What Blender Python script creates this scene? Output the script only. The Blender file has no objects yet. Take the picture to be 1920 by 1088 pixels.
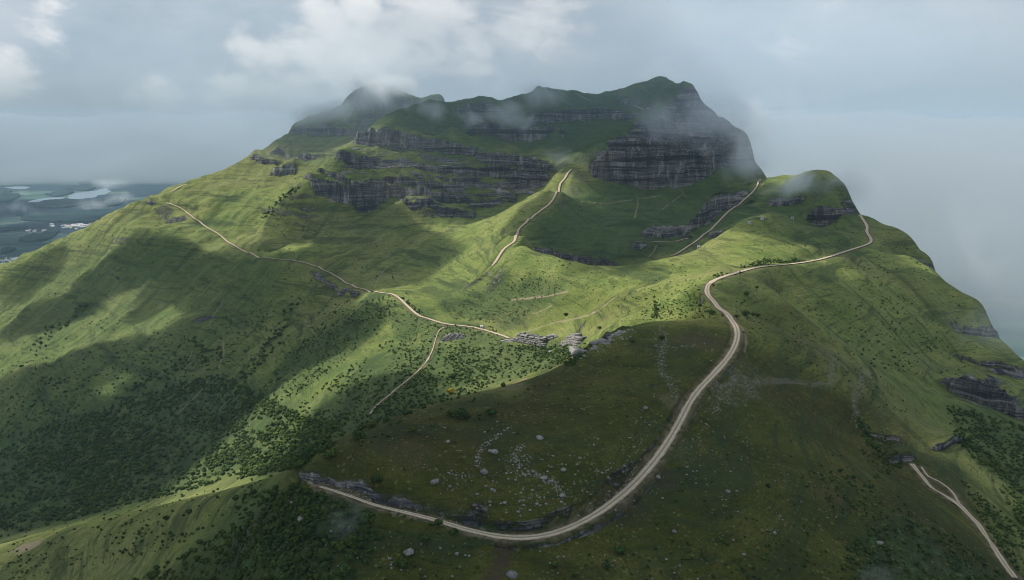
import bpy, bmesh, math, random
import numpy as np
R = math.radians
random.seed(7)
rng = np.random.default_rng(11)
scene = bpy.context.scene
COL = scene.collection

# ------------------------------------------------------------------ camera, sky, sun, exposure
PITCH = R(11.5)
FPX = 1500.0                       # focal length in pixels of the 1920 wide photograph
cam = bpy.data.cameras.new('camera')
cam.sensor_width = 36.0
cam.lens = 36.0 * FPX / 1920.0
cam.clip_start = 1.0
cam.clip_end = 120000.0
camo = bpy.data.objects.new('camera', cam)
COL.objects.link(camo)
camo.location = (0, 0, 0)
camo.rotation_euler = (R(90) - PITCH, 0, 0)
scene.camera = camo

SUN_EL, SUN_AZ = R(47), R(-62)     # azimuth measured from the view direction (+Y) towards +X
SUNV = np.array([math.sin(SUN_AZ) * math.cos(SUN_EL), math.cos(SUN_AZ) * math.cos(SUN_EL), math.sin(SUN_EL)])
sun = bpy.data.lights.new('sun', 'SUN')
sun.energy = 5.0
sun.angle = R(0.6)
sun.color = (1.0, 0.95, 0.86)
suno = bpy.data.objects.new('sun', sun)
COL.objects.link(suno)
from mathutils import Vector
suno.rotation_euler = Vector(SUNV.tolist()).to_track_quat('Z', 'Y').to_euler()
suno.location = (0, 0, 500)

scene.view_settings.view_transform = 'Standard'
scene.view_settings.look = 'None'
scene.view_settings.exposure = 0.25
scene.view_settings.gamma = 1.0
scene.cycles.use_denoising = True
scene.cycles.filter_width = 0.95
scene.cycles.max_bounces = 4
scene.cycles.diffuse_bounces = 2
scene.cycles.glossy_bounces = 1
scene.cycles.transmission_bounces = 1
scene.cycles.transparent_max_bounces = 12
scene.cycles.volume_bounces = 3
scene.cycles.volume_step_rate = 0.7
scene.cycles.volume_max_steps = 256

class NT:
    """small node-tree helper"""
    def __init__(self, tree):
        self.t = tree
        self.n = tree.nodes
        self.n.clear()
    def node(self, typ, **kw):
        nd = self.n.new(typ)
        for k, v in kw.items():
            if k.startswith('i_'):
                nd.inputs[k[2:].replace('_', ' ')].default_value = v
            else:
                setattr(nd, k, v)
        return nd
    def link(self, a, b):
        self.t.links.new(a, b)
    def val(self, sock, v):
        if hasattr(v, 'is_linked') or isinstance(v, bpy.types.NodeSocket):
            self.link(v, sock)
        else:
            sock.default_value = v
    def math(self, op, a, b=0.0, c=None, clamp=False):
        nd = self.n.new('ShaderNodeMath'); nd.operation = op; nd.use_clamp = clamp
        self.val(nd.inputs[0], a); self.val(nd.inputs[1], b)
        if c is not None: self.val(nd.inputs[2], c)
        return nd.outputs[0]
    def vmath(self, op, a, b=(0, 0, 0)):
        nd = self.n.new('ShaderNodeVectorMath'); nd.operation = op
        self.val(nd.inputs[0], a)
        if op == 'SCALE': self.val(nd.inputs[3], b)
        else: self.val(nd.inputs[1], b)
        return nd.outputs[1] if op in ('DOT_PRODUCT', 'LENGTH', 'DISTANCE') else nd.outputs[0]
    def noise(self, vec, scale, detail=4.0, rough=0.55, dist=0.0):
        nd = self.n.new('ShaderNodeTexNoise')
        self.link(vec, nd.inputs['Vector'])
        nd.inputs['Scale'].default_value = scale
        nd.inputs['Detail'].default_value = detail
        nd.inputs['Roughness'].default_value = rough
        nd.inputs['Distortion'].default_value = dist
        return nd.outputs[0]
    def ramp(self, fac, stops, interp='LINEAR'):
        nd = self.n.new('ShaderNodeValToRGB'); nd.color_ramp.interpolation = interp
        el = nd.color_ramp.elements
        while len(el) > 1: el.remove(el[-1])
        for i, (p, c) in enumerate(stops):
            if not isinstance(c, (tuple, list)): c = (c, c, c)
            if i == 0: e = el[0]; e.position = p
            else: e = el.new(p)
            e.color = (c[0], c[1], c[2], 1)
        self.link(fac, nd.inputs[0])
        return nd.outputs[0]
    def mix(self, fac, a, b, mode='MIX'):
        nd = self.n.new('ShaderNodeMix'); nd.data_type = 'RGBA'; nd.blend_type = mode
        self.val(nd.inputs[0], fac)
        for s, v in ((nd.inputs[6], a), (nd.inputs[7], b)):
            if isinstance(v, (tuple, list)): s.default_value = (v[0], v[1], v[2], 1)
            else: self.link(v, s)
        return nd.outputs[2]
    def smooth(self, x, lo, hi, o0=0.0, o1=1.0):
        nd = self.n.new('ShaderNodeMapRange'); nd.interpolation_type = 'SMOOTHSTEP'
        self.val(nd.inputs[0], x); nd.inputs[1].default_value = lo; nd.inputs[2].default_value = hi
        nd.inputs[3].default_value = o0; nd.inputs[4].default_value = o1
        return nd.outputs[0]
    def scale_vec(self, vec, s):
        nd = self.n.new('ShaderNodeVectorMath'); nd.operation = 'MULTIPLY'
        self.link(vec, nd.inputs[0]); nd.inputs[1].default_value = s
        return nd.outputs[0]

# world: physical sky seen through a broken cloud cover
world = bpy.data.worlds.new('World')
scene.world = world
world.use_nodes = True
w = NT(world.node_tree)
sky = w.node('ShaderNodeTexSky', sky_type='NISHITA')
sky.sun_disc = False
sky.sun_elevation = SUN_EL
sky.sun_rotation = SUN_AZ
sky.altitude = 1200
sky.air_density = 1.2; sky.dust_density = 2.0
tc = w.node('ShaderNodeTexCoord')
d = tc.outputs['Generated']
sep = w.node('ShaderNodeSeparateXYZ'); w.link(d, sep.inputs[0])
EL = sep.outputs[2]
def direc(u, v):
    cx, cy = (u - 960) / FPX, (544 - v) / FPX
    vv = np.array([cx, math.cos(PITCH) + cy * math.sin(PITCH), -math.sin(PITCH) + cy * math.cos(PITCH)])
    return tuple(vv / np.linalg.norm(vv))
dw = w.vmath('ADD', d, w.vmath('SCALE', w.vmath('SUBTRACT', w.node('ShaderNodeTexNoise', i_Scale=5.0, i_Detail=6.0, i_Roughness=0.6).outputs['Color'], (0.5, 0.5, 0.5)), 0.10))
def blob(u, v, r, soft=1.0):
    """soft cloud mass in the sky around a direction"""
    dist = w.vmath('DISTANCE', dw, direc(u, v))
    return w.smooth(dist, r, 0.0, 0.0, soft)
ds = w.scale_vec(d, (1.0, 1.0, 2.2))
n1 = w.noise(ds, 3.2, 7.0, 0.55, 0.3)
n2 = w.noise(ds, 9.0, 6.0, 0.6, 0.2)
bright = None
for (u, v, r, s_) in [(665, 15, .050, 1.2), (590, 50, .055, 1.0), (545, 100, .060, 1.1), (480, 95, .045, .9), (430, 160, .050, .95), (395, 190, .04, .8), (300, 175, .045, 1.0), (255, 160, .03, .7), (195, 215, .05, .8), (10, 130, .05, .95),
                      (85, 20, .05, .5), (5, 220, .05, .5), (620, 140, .10, .82), (530, 190, .10, .75), (700, 110, .11, .8), (800, 30, .12, .85), (430, 220, .09, .6), (900, 110, .10, .6), (1020, 40, .12, .65), (740, 60, .10, .7), (1500, 60, .10, .35), (1250, 150, .08, .3), (1650, 160, .08, .3)]:
    b = blob(u, v, r, s_)
    bright = b if bright is None else w.math('MAXIMUM', bright, b)
dark = None
for (u, v, r, s_) in [(230, 90, .13, .9), (400, 70, .10, .6), (120, 170, .10, .5), (60, 300, .14, .5), (120, 60, .1, .4), (860, 130, .09, .35)]:
    b = blob(u, v, r, s_)
    dark = b if dark is None else w.math('ADD', dark, b)
n3 = w.noise(ds, 24.0, 6.0, 0.6, 0.3)
n4 = w.noise(ds, 11.0, 7.0, 0.62, 0.5)
puff = w.math('ADD', bright, w.math('ADD', w.math('MULTIPLY', w.math('SUBTRACT', n4, .5), 1.3), w.math('MULTIPLY', w.math('SUBTRACT', n3, .5), .7)))
puff = w.math('ADD', w.math('MULTIPLY', w.smooth(puff, .24, .72), .45), w.math('MULTIPLY', w.smooth(puff, .15, 1.0), .55))
tone = w.math('ADD', w.math('MULTIPLY', n1, 0.40), w.math('MULTIPLY', n2, 0.28))
tone = w.math('ADD', tone, 0.10)
tone = w.math('ADD', tone, w.math('MULTIPLY', puff, 0.42))
tone = w.math('SUBTRACT', tone, w.math('MULTIPLY', dark, 0.11))
tone = w.math('ADD', tone, w.smooth(EL, -0.10, 0.10, -0.10, 0.02))
cloudcol = w.ramp(tone, [(0.10, (.22, .31, .385)), (0.30, (.37, .475, .56)), (0.46, (.52, .60, .68)), (0.64, (.72, .76, .80)), (0.85, (.93, .95, .96))])
# towards the right the air below the clouds is a smooth blue grey
rt = w.smooth(w.vmath('DOT_PRODUCT', d, (0.86, 0.5, 0.0)), 0.45, 0.95)
lowc = w.ramp(w.math('ADD', EL, 0.5), [(0.30, (.24, .34, .40)), (0.46, (.28, .39, .46)), (0.58, (.45, .55, .62)), (0.66, (.52, .61, .68))])
cloudcol = w.mix(w.math('MULTIPLY', rt, w.smooth(EL, 0.18, 0.02)), cloudcol, lowc)
# below the horizon line the same grey air
lowl = w.smooth(EL, 0.10, 0.005)
cloudcol = w.mix(w.math('MULTIPLY', lowl, 0.95), cloudcol, w.mix(rt, (.375, .45, .50), (.40, .482, .535)))
bgc = w.node('ShaderNodeBackground'); w.link(cloudcol, bgc.inputs[0]); bgc.inputs[1].default_value = 0.86
bgs = w.node('ShaderNodeBackground'); w.link(sky.outputs[0], bgs.inputs[0]); bgs.inputs[1].default_value = 0.08
cover = w.smooth(EL, 0.80, 0.40, 0.72, 1.0)          # the cloud cover opens overhead
mx = w.node('ShaderNodeMixShader'); w.link(cover, mx.inputs[0]); w.link(bgs.outputs[0], mx.inputs[1]); w.link(bgc.outputs[0], mx.inputs[2])
wo = w.node('ShaderNodeOutputWorld'); w.link(mx.outputs[0], wo.inputs[0])

# ------------------------------------------------------------------ survey helpers: pixels of the photograph <-> the terrain
def px2as(u, v):
    cx = (np.asarray(u, float) - 960) / FPX; cy = (544 - np.asarray(v, float)) / FPX
    den = math.cos(PITCH) + cy * math.sin(PITCH)
    return cx / den, (-math.sin(PITCH) + cy * math.cos(PITCH)) / den
def project(x, y, z):
    dd = y * math.cos(PITCH) - z * math.sin(PITCH)
    up = y * math.sin(PITCH) + z * math.cos(PITCH)
    return 960 + FPX * x / dd, 544 - FPX * up / dd
def sv(v): return px2as(960, v)[1]

_tab = rng.random((256, 256))
def vnoise(x, y):
    xi = np.floor(x).astype(np.int64); yi = np.floor(y).astype(np.int64)
    fx = x - xi; fy = y - yi
    fx = fx * fx * fx * (fx * (fx * 6 - 15) + 10); fy = fy * fy * fy * (fy * (fy * 6 - 15) + 10)
    x0 = xi & 255; x1 = (xi + 1) & 255; y0 = yi & 255; y1 = (yi + 1) & 255
    return ((_tab[x0, y0] * (1 - fx) + _tab[x1, y0] * fx) * (1 - fy) + (_tab[x0, y1] * (1 - fx) + _tab[x1, y1] * fx) * fy) * 2 - 1
def fbm(x, y, octv=4, gain=0.5, lac=2.03):
    s = 0.0; a = 1.0; t = 0.0
    for i in range(octv):
        s = s + a * vnoise(x + 17.3 * i, y - 9.1 * i); t += a
        x = x * lac * 0.8 - y * lac * 0.6; y = x * 0.6 / 0.8 + y * lac; a *= gain
    return s / t
def ridged(x, y, octv=3):
    s = 0.0; a = 1.0; t = 0.0
    for i in range(octv):
        s = s + a * (1 - np.abs(vnoise(x + 31.7 * i, y + 5.3 * i))); t += a
        x = x * 2.1; y = y * 2.1; a *= 0.5
    return s / t
def sstep(x, lo, hi):
    t = np.clip((x - lo) / (hi - lo), 0, 1)
    return t * t * (3 - 2 * t)
# ------------------------------------------------------------------ terrain survey (photo column, photo row, metres ahead)
SKY1 = [(-420,720,1700),(-300,655,1740),(-150,580,1770),(0,508,1780),(30,494,1780),(60,478,1780),(130,445,1780),(200,410,1780),(290,366,1780),(340,346,1800),(390,328,1840),(440,308,1880),(480,288,1930),
        (520,265,1980),(545,240,2080),(552,228,2090),(575,218,2100),(610,207,2130),(650,198,2160),(655,180,2180),(668,168,2190),(690,158,2200),(720,158,2200),(745,170,2200),(770,196,2180),(800,222,2170),(850,240,2170)]
SKY2 = [(735,212,1850),(780,198,1900),(800,190,1920),(815,189,1920),(838,195,1920),(855,190,1940),(880,190,1950),(905,184,1950),(925,187,1950),(935,189,1950),(960,181,1950),(985,174,1950),(1000,172,1950),(1006,163,1950),(1030,165,1955),(1042,167,1960),(1078,167,1980),(1090,170,1980),(1108,174,1990),
        (1124,178,2000),(1160,168,1990),(1200,157,1960),(1240,144,1940),(1262,155,1900),(1282,164,1860),(1290,162,1840),(1300,163,1820),(1308,180,1800),(1315,190,1790),(1335,208,1760),(1345,216,1750),
        (1365,228,1720),(1390,248,1690),(1407,268,1660),(1412,298,1620),(1425,312,1600),(1436,330,1570)]
SKY3 = [(1445,341,1450),(1470,334,1400),(1500,325,1330),(1540,318,1280),(1560,324,1250),(1575,338,1230),(1590,355,1200),(1600,378,1175),(1610,398,1150),(1620,403,1140),(1640,410,1130),(1690,438,1090),(1710,452,1070),
        (1725,470,1050),(1742,482,1020),(1750,500,1000),(1757,520,980),(1790,552,930),(1820,570,890),(1850,590,860),(1858,604,845),(1868,625,820),(1900,663,770),(1920,686,740),(2000,760,660),(2120,850,560),(2250,960,470)]
EDGE = [(560,889,285),(580,868,288),(600,852,291),(640,825,300),(700,798,312),(750,780,323),(800,762,335),(880,738,352),(960,725,365),(1000,712,375),(1050,690,395),(1090,664,412),(1110,645,425),(1140,625,445),(1170,612,460),(1230,603,480),(1300,600,490),(1370,602,497)]
EDGEB = [(600,880,340),(640,850,360),(700,830,380),(800,795,400),(880,768,420),(960,750,430),(1050,712,460),(1100,672,480),(1140,640,500),(1200,618,525),(1300,608,530)]
CREST = [(965,455,1000),(985,462,960),(1010,471,925),(1030,478,900),(1060,487,870),(1090,495,850),(1120,501,832),(1145,503,820),(1165,501,822),(1200,494,840),(1250,483,870),(1300,470,900),(1340,455,930),(1380,430,980),(1410,415,1010),(1430,411,1030)]
CRESTB = [(1000,500,975),(1030,512,960),(1090,527,920),(1145,535,900),(1200,525,920),(1250,512,950),(1300,495,975),(1340,475,1005),(1380,447,1040)]
SPUR = [(520,893,380),(460,912,400),(400,925,420),(320,944,436),(250,960,450),(170,979,464),(100,995,475),(0,1020,480),(-150,1060,480),(-400,1110,480)]
SPURB = [(520,903,450),(400,938,490),(250,976,530),(100,1012,550),(0,1037,550),(-200,1075,550)]
ROADM = [(600,915,277),(660,926,268),(700,948,262),(760,960,258),(820,970,255),(870,993,252),(940,1012,250),(1000,1010,250),(1060,996,254),(1130,960,265),(1190,908,280),(1240,850,303),(1275,790,335),(1300,740,360),(1340,700,388),(1370,665,418),
         (1384,635,445),(1380,610,478),(1360,582,520),(1335,560,565),(1322,540,600),(1340,524,640),(1370,515,680),(1420,500,735),(1480,496,785),(1540,487,845),(1590,470,930),(1630,458,1000),(1635,450,1030),(1624,435,1065),(1627,425,1085),(1618,412,1120),(1612,402,1145)]
MISC = [
 # left mountain flank
 (440,335,1800),(380,380,1690),(320,385,1680),(290,425,1640),(480,350,1720),(500,420,1530),(555,350,1640),(560,310,1780),(560,265,1960),(620,280,1880),(650,290,1760),(610,320,1640),(560,420,1470),(650,440,1380),(690,405,1475),(760,425,1400),(800,405,1450),(860,430,1330),(900,412,1420),(930,407,1400),(740,480,1250),(820,500,1150),(880,470,1160),(920,440,1190),
 (100,500,1640),(60,540,1590),(200,470,1600),(200,540,1450),(300,500,1440),(380,450,1500),(400,520,1330),(450,468,1420),(500,485,1330),(550,488,1260),(600,503,1180),(650,535,1090),(700,547,1030),(745,555,970),(775,590,900),(830,608,850),(930,625,790),(1000,636,740),(1075,640,690),
 (560,560,1120),(520,620,1040),(480,680,960),(380,800,850),(250,870,800),(100,925,780),(0,950,780),(-150,980,780),(400,570,1240),(300,610,1190),(200,660,1150),(100,710,1100),(0,600,1500),(0,700,1260),(0,800,1060),(0,890,890),(200,800,960),(120,600,1400),(300,700,1060),(330,760,950),
 (-150,650,1560),(-150,800,1150),(-350,750,1450),(-350,900,1050),(-400,1020,850),
 # valley between the left flank and the knoll
 (640,620,930),(600,700,800),(560,780,700),(450,860,680),(520,872,570),(400,902,640),(280,925,720),(620,820,560),(700,780,560),(700,700,720),(760,640,840),(800,745,585),(880,724,600),(960,705,605),(880,680,700),(800,690,700),(1000,680,640),(1050,668,610),(1100,640,610),(1170,597,590),(1230,590,590),(1300,585,580),(940,650,740),
 # spur and bottom left
 (400,1000,350),(480,945,330),(550,1000,263),(550,1088,236),(400,1088,290),(250,1040,385),(250,1088,350),(100,1088,395),(0,1088,410),(640,1000,250),(640,1088,232),
 (-300,1300,330),(0,1250,330),(300,1250,255),(640,1250,198),(960,1250,190),(1300,1250,196),(1600,1250,210),(1920,1250,235),(2200,1250,255),(0,1700,180),(960,1700,125),(1920,1700,135),
 # knoll
 (750,930,266),(900,950,259),(900,900,269),(900,850,284),(900,800,308),(700,870,277),(750,830,295),(1050,960,258),(1050,900,269),(1050,850,285),(1050,800,309),(1050,740,350),(1150,880,279),(1180,800,315),(1200,700,378),(1250,760,342),(1250,650,420),(1300,620,458),(1300,680,395),(1150,650,430),(960,1088,231),(1100,1040,243),(760,1040,243),
 # ridge and slope between the outcrops and the saddle
 (1000,590,810),(900,570,930),(950,500,935),(1000,525,880),(1050,560,800),(1100,600,690),(1150,560,700),(1200,540,720),(1250,530,725),(1250,560,640),(1300,510,760),(1330,490,810),(880,530,1020),(830,570,930),(1400,470,850),(1450,440,950),(1500,460,930),(1560,460,955),(1480,420,1050),(1600,440,1010),
 # bowl behind the saddle
 (1060,440,1150),(1100,400,1270),(1130,350,1470),(1200,400,1290),(1180,450,1160),(1200,365,1465),(1300,365,1470),(1300,400,1350),(1200,482,1080),(1250,478,1060),(1260,465,1090),(1300,452,1110),(1350,425,1130),(1390,400,1170),(1405,380,1230),(1425,348,1380),(1350,362,1440),(1250,418,1230),(1120,478,1110),(1050,462,1110),(1000,440,1090),
 # spine with the upper road
 (975,440,1030),(1000,410,1120),(1030,385,1210),(1045,355,1310),(1060,330,1400),(1075,314,1450),(945,435,1130),(970,400,1370),(1000,375,1420),(1030,345,1470),(1020,425,1140),(1060,370,1330),(1085,330,1450),
 # mountain above the bands
 (750,235,1790),(700,240,1770),(850,240,1790),(950,275,1740),(1040,288,1680),(1050,250,1780),(1100,240,1810),(1150,240,1810),(1100,195,1930),(1180,200,1900),(1050,305,1570),(1075,285,1620),(1100,295,1580),(1112,298,1545),(1150,262,1610),(1200,222,1690),(1250,182,1780),(1230,170,1880),
 (1400,300,1610),(1385,340,1560),(1420,335,1555),(1340,340,1510),
 # right peak
 (1540,365,1215),(1480,350,1290),(1590,400,1120),(1440,400,1090),
 # right flank
 (1450,540,700),(1420,600,560),(1450,680,440),(1400,760,372),(1400,900,292),(1350,1000,258),(1550,560,720),(1550,650,560),(1600,750,445),(1550,850,362),(1550,1000,278),(1650,500,900),(1650,600,720),(1700,700,590),(1700,560,820),(1780,620,770),(1800,700,670),(1750,800,480),(1700,900,368),(1850,900,405),
 (1850,800,520),(1900,760,620),(1800,1000,315),(1900,1000,345),(1920,850,500),(1950,1088,305),(1700,1088,262),(1300,1088,236),(1500,1088,245),(2100,1000,400),(1700,480,960),(2050,900,500),
]
# rock bands: (photo column, row of the foot, height in rows, metres ahead)
BANDS = dict(
 A=[(575,342,7,1540),(580,350,16,1530),(592,369,27,1500),(620,378,27,1495),(646,385,31,1490),(668,396,40,1485),(697,398,45,1485),(713,388,36,1490),(731,373,25,1510),(760,372,20,1505),(800,372,18,1500),(840,380,18,1490),(870,383,16,1490),(900,388,8,1480)],
 A0=[(758,386,5,1465),(762,388,10,1463),(800,394,12,1455),(850,404,14,1440),(888,408,9,1430)],
 A2=[(595,325,9,1570),(620,338,16,1560),(645,350,16,1555),(667,356,13,1550),(700,356,10,1552),(730,352,16,1555),(765,352,17,1555),(800,352,13,1550),(850,360,13,1545),(880,362,6,1540)],
 B=[(632,302,9,1650),(640,304,17,1645),(655,310,20,1640),(672,320,22,1630),(700,312,11,1650),(751,314,10,1650),(803,322,11,1640),(854,328,16,1625),(880,331,16,1620),(919,334,22,1590),(960,341,27,1560),(1000,345,27,1530),(1025,338,16,1530)],
 B2=[(698,330,7,1605),(760,334,9,1600),(803,338,9,1595),(850,345,6,1585),(900,352,13,1565),(925,356,8,1545),(945,372,14,1520),(965,378,10,1500)],
 C=[(662,268,8,1740),(672,273,22,1735),(700,276,27,1730),(733,281,28,1725),(777,283,24,1720),(829,287,18,1715),(867,292,13,1710),(913,305,19,1690),(944,310,20,1680),(988,316,25,1640),(1010,320,22,1610),(1035,325,10,1580)],
 D=[(825,258,6,1800),(860,259,8,1800),(900,251,15,1810),(919,253,20,1808),(957,260,21,1800),(983,265,24,1790),(1021,261,16,1790),(1055,262,6,1780)],
 E=[(860,212,6,1880),(875,214,13,1880),(898,216,17,1880),(926,217,11,1880),(950,222,6,1870)],
 F=[(995,230,7,1860),(1010,231,16,1860),(1054,231,20,1860),(1109,226,19,1865),(1155,224,17,1855),(1195,218,6,1830)],
 RR=[(545,248,6,2050),(552,250,12,2050),(579,252,17,2050),(620,254,19,2045),(653,258,16,2030),(668,257,8,2020)],
 L1=[(472,303,6,1860),(478,305,12,1858),(491,307,13,1850),(510,312,11,1830),(525,312,6,1825)],
 L2=[(510,328,6,1775),(516,331,15,1770),(540,331,15,1765),(551,328,9,1765)],
 L3=[(508,292,4,1880),(520,293,9,1880),(543,294,7,1875)],
 L4=[(556,302,6,1790),(570,303,10,1790),(605,303,5,1780)],
 L5=[(268,412,4,1640),(285,418,9,1635),(320,424,10,1625),(368,424,7,1600)],
 L6=[(275,385,4,1720),(285,388,9,1715),(292,384,4,1710)],
 P1=[(1106,325,9,1535),(1112,333,28,1515),(1132,337,45,1508),(1155,341,56,1500),(1180,348,63,1495),(1205,354,69,1490),(1224,354,69,1490),(1270,351,67,1490),(1300,341,52,1500),(1327,325,31,1520),(1355,311,13,1550)],
 P2=[(1142,275,9,1590),(1160,285,22,1580),(1200,288,28,1570),(1250,285,25,1570),(1300,280,22,1575),(1350,288,20,1590),(1385,298,16,1600),(1400,300,7,1605)],
 P3=[(1190,242,7,1660),(1205,246,17,1655),(1240,246,16,1655),(1270,248,16,1655),(1300,252,18,1650),(1345,262,13,1655),(1365,265,6,1660)],
 P4=[(1236,224,5,1720),(1246,227,20,1715),(1270,227,20,1715),(1295,228,18,1715),(1325,232,12,1712),(1340,234,5,1710)],
 P5=[(1272,200,6,1770),(1280,200,26,1768),(1296,200,34,1765),(1306,198,22,1762),(1314,198,6,1760)],
 G=[(1203,446,8,1140),(1215,447,18,1135),(1235,447,20,1135),(1265,446,19,1135),(1285,441,16,1140),(1302,437,20,1145),(1318,424,42,1165),(1335,406,34,1200),(1357,393,32,1240),(1380,386,28,1260),(1400,379,18,1280),(1410,374,6,1290)],
 G2=[(1186,470,4,1090),(1195,471,11,1088),(1221,470,10,1088),(1235,468,4,1090)],
 G3=[(1325,448,4,1085),(1335,449,11,1083),(1351,447,10,1085),(1362,440,4,1090)],
 H=[(968,456,4,1060),(985,470,12,1055),(1009,484,18,1050),(1038,497,25,1045),(1069,508,28,1040),(1123,514,28,1035),(1145,514,22,1035),(1165,512,6,1035)],
 Q1=[(1514,415,6,1140),(1522,425,26,1132),(1536,428,33,1130),(1553,424,30,1130),(1568,412,18,1135),(1580,405,6,1140)],
 Q2=[(1440,388,5,1200),(1455,390,15,1195),(1486,386,12,1200),(1505,380,5,1210)],
 W1=[(1718,500,6,1010),(1728,512,20,1000),(1745,522,26,990),(1757,524,10,985)],
 W2=[(1800,620,5,818),(1815,628,14,812),(1830,636,20,805),(1855,640,26,800),(1868,642,16,798)],
 W3=[(1805,678,3,738),(1825,684,5,730),(1850,690,8,722),(1890,694,10,715),(1915,700,7,705)],
 W4=[(1768,722,8,640),(1780,735,26,625),(1810,748,40,612),(1850,762,48,600),(1885,775,40,590),(1920,790,20,580)],
 W5=[(1745,846,5,420),(1757,850,13,418),(1785,838,14,430),(1806,832,8,438)],
 W6=[(1664,868,5,390),(1675,872,16,388),(1702,868,15,390),(1712,862,5,392)],
 W7=[(1624,818,3,425),(1640,824,8,421),(1684,832,8,418),(1695,838,3,415)],
 K1=[(562,900,3,283),(570,903,7,282),(600,907,8,281),(640,916,8,275),(680,926,8,271),(697,937,8,268),(704,947,6,267),(735,952,7,265),(760,956,7,263.5),(800,960,6,262),(830,968,6,260.5),(870,983,3,258),(890,990,2,257)],
 O1=[(592,524,4,1165),(600,528,12,1160),(630,536,14,1115),(636,538,5,1110)],
 O2=[(633,548,4,1095),(645,551,9,1088),(670,555,9,1072),(678,555,3,1068)],
 N1=[(1098,656,5,418),(1112,648,11,424),(1140,634,13,440),(1165,623,9,455),(1178,616,4,463)],
 V1=[(357,612,3,1160),(370,614,7,1158),(400,614,6,1150),(408,612,3,1150)],
)
WID = dict(K1=.007, N1=.006)
TAP = dict(W2=.03, W3=.03, W4=.012, W1=.02)
DEC = dict(K1=.05, N1=.05, W4=.05, W3=.025, W2=.025, W5=.04, W6=.05, W7=.04, H=.05, P1=.05, G=.05)
bandarr = {}
for k, pts in BANDS.items():
    p = np.array(pts, float)
    aa, _ = px2as(p[:, 0], p[:, 1])
    hs = sv(p[:, 1] - p[:, 2]) - sv(p[:, 1])
    bandarr[k] = (aa, np.log(p[:, 3]), hs)
def band_terms(a, l, want_mask=False, jitter=True):
    tot = np.zeros_like(a); mask = np.zeros_like(a)
    for bi, (k, (aa, lf, hs)) in enumerate(bandarr.items()):
        wl = WID.get(k, .0042); dec = DEC.get(k, .032)
        sel = (a > aa[0] - .04) & (a < aa[-1] + .006) & (l > lf.min() - .06) & (l < lf.max() + dec * 6)
        if not sel.any(): continue
        A = a[sel]; L = l[sel]
        h = np.interp(A, np.r_[aa[0] - TAP.get(k, .004), aa, aa[-1] + .004], np.r_[0, hs, 0])
        f = np.interp(A, aa, lf)
        if jitter:
            fade = np.exp(-np.clip(L - f - wl, 0, None) / .004)
            n = vnoise(A * 110 + bi * 13.7, np.full_like(A, bi * 3.1)) * .7 + vnoise(A * 330 + bi * 7.7, L * 200) * .3 + vnoise(A * 900, L * 500 + bi) * .12
            f = f + n * .0055 * fade
            h = h * (1 + .16 * fade * vnoise(A * 200 + bi * 5.1, np.full_like(A, 7.3 + bi)))
        t = (L - f) / wl
        tt = np.clip(t, 0, 1)
        ns = 2 + (hs.max() * 1500 > 20) + (hs.max() * 1500 > 45)
        st = tt * ns; b = (np.floor(np.minimum(st, ns - 1e-6)) + np.clip((st - np.floor(np.minimum(st, ns - 1e-6))) * 2.2, 0, 1)) / ns
        back = np.exp(-np.clip(t - 1, 0, None) * wl / dec)
        tot[sel] += h * b * back
        if want_mask:
            m = sstep(t, -.5, .05) * (1 - sstep(t, 1.15, 2.0)) * sstep(h * 1500, 1.0, 4.0)
            mask[sel] = np.maximum(mask[sel], m)
    return (tot, mask) if want_mask else tot

ctrl = []
def chain(pts, step=28.0):
    for (p, q) in zip(pts[:-1], pts[1:]):
        n = max(1, int(round(math.hypot(q[0] - p[0], q[1] - p[1]) / step)))
        for i in range(n):
            t = i / n
            ctrl.append((p[0] + (q[0] - p[0]) * t, p[1] + (q[1] - p[1]) * t, p[2] * (q[2] / p[2]) ** t))
    ctrl.append(pts[-1])
for ch in (SKY1, SKY2, SKY3): chain(ch, 14.0)
for ch in (EDGE, EDGEB, CREST, CRESTB, SPUR, SPURB, ROADM): chain(ch)
ctrl += MISC
for k, pts in BANDS.items():
    ctrl += [(p[0], p[1], p[3] * 0.999) for p in pts]
c = np.array(ctrl, float)
ca, cs = px2as(c[:, 0], c[:, 1]); cl = np.log(c[:, 2])
cs = cs - band_terms(ca, cl, jitter=False)
extra = []
for S, skip in ((SKY1, 0), (SKY2, 0), (SKY3, 3)):
    for (u, v, D) in S[skip::2]:
        a0, s0 = px2as(u, v); z0 = s0 * D
        for k, sl in ((1.05, .9), (1.13, .8), (1.4, .62), (1.9, .55)):
            D2 = D * k; z2 = max(-700, z0 - sl * (D2 - D))
            if S is SKY2 and u > 1395 and k < 1.3: pass
            extra.append((a0, math.log(D2), z2 / D2))
extra = [e for e in extra if math.exp(e[1]) < 4200]
e = np.array(extra)
ca = np.r_[ca, e[:, 0]]; cl = np.r_[cl, e[:, 1]]; cs = np.r_[cs, e[:, 2]]
key = {}
for i in range(len(ca)): key.setdefault((round(ca[i], 3), round(cl[i], 3)), i)
ix = np.array(sorted(key.values()))
ca, cl, cs = ca[ix], cl[ix], cs[ix]

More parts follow.
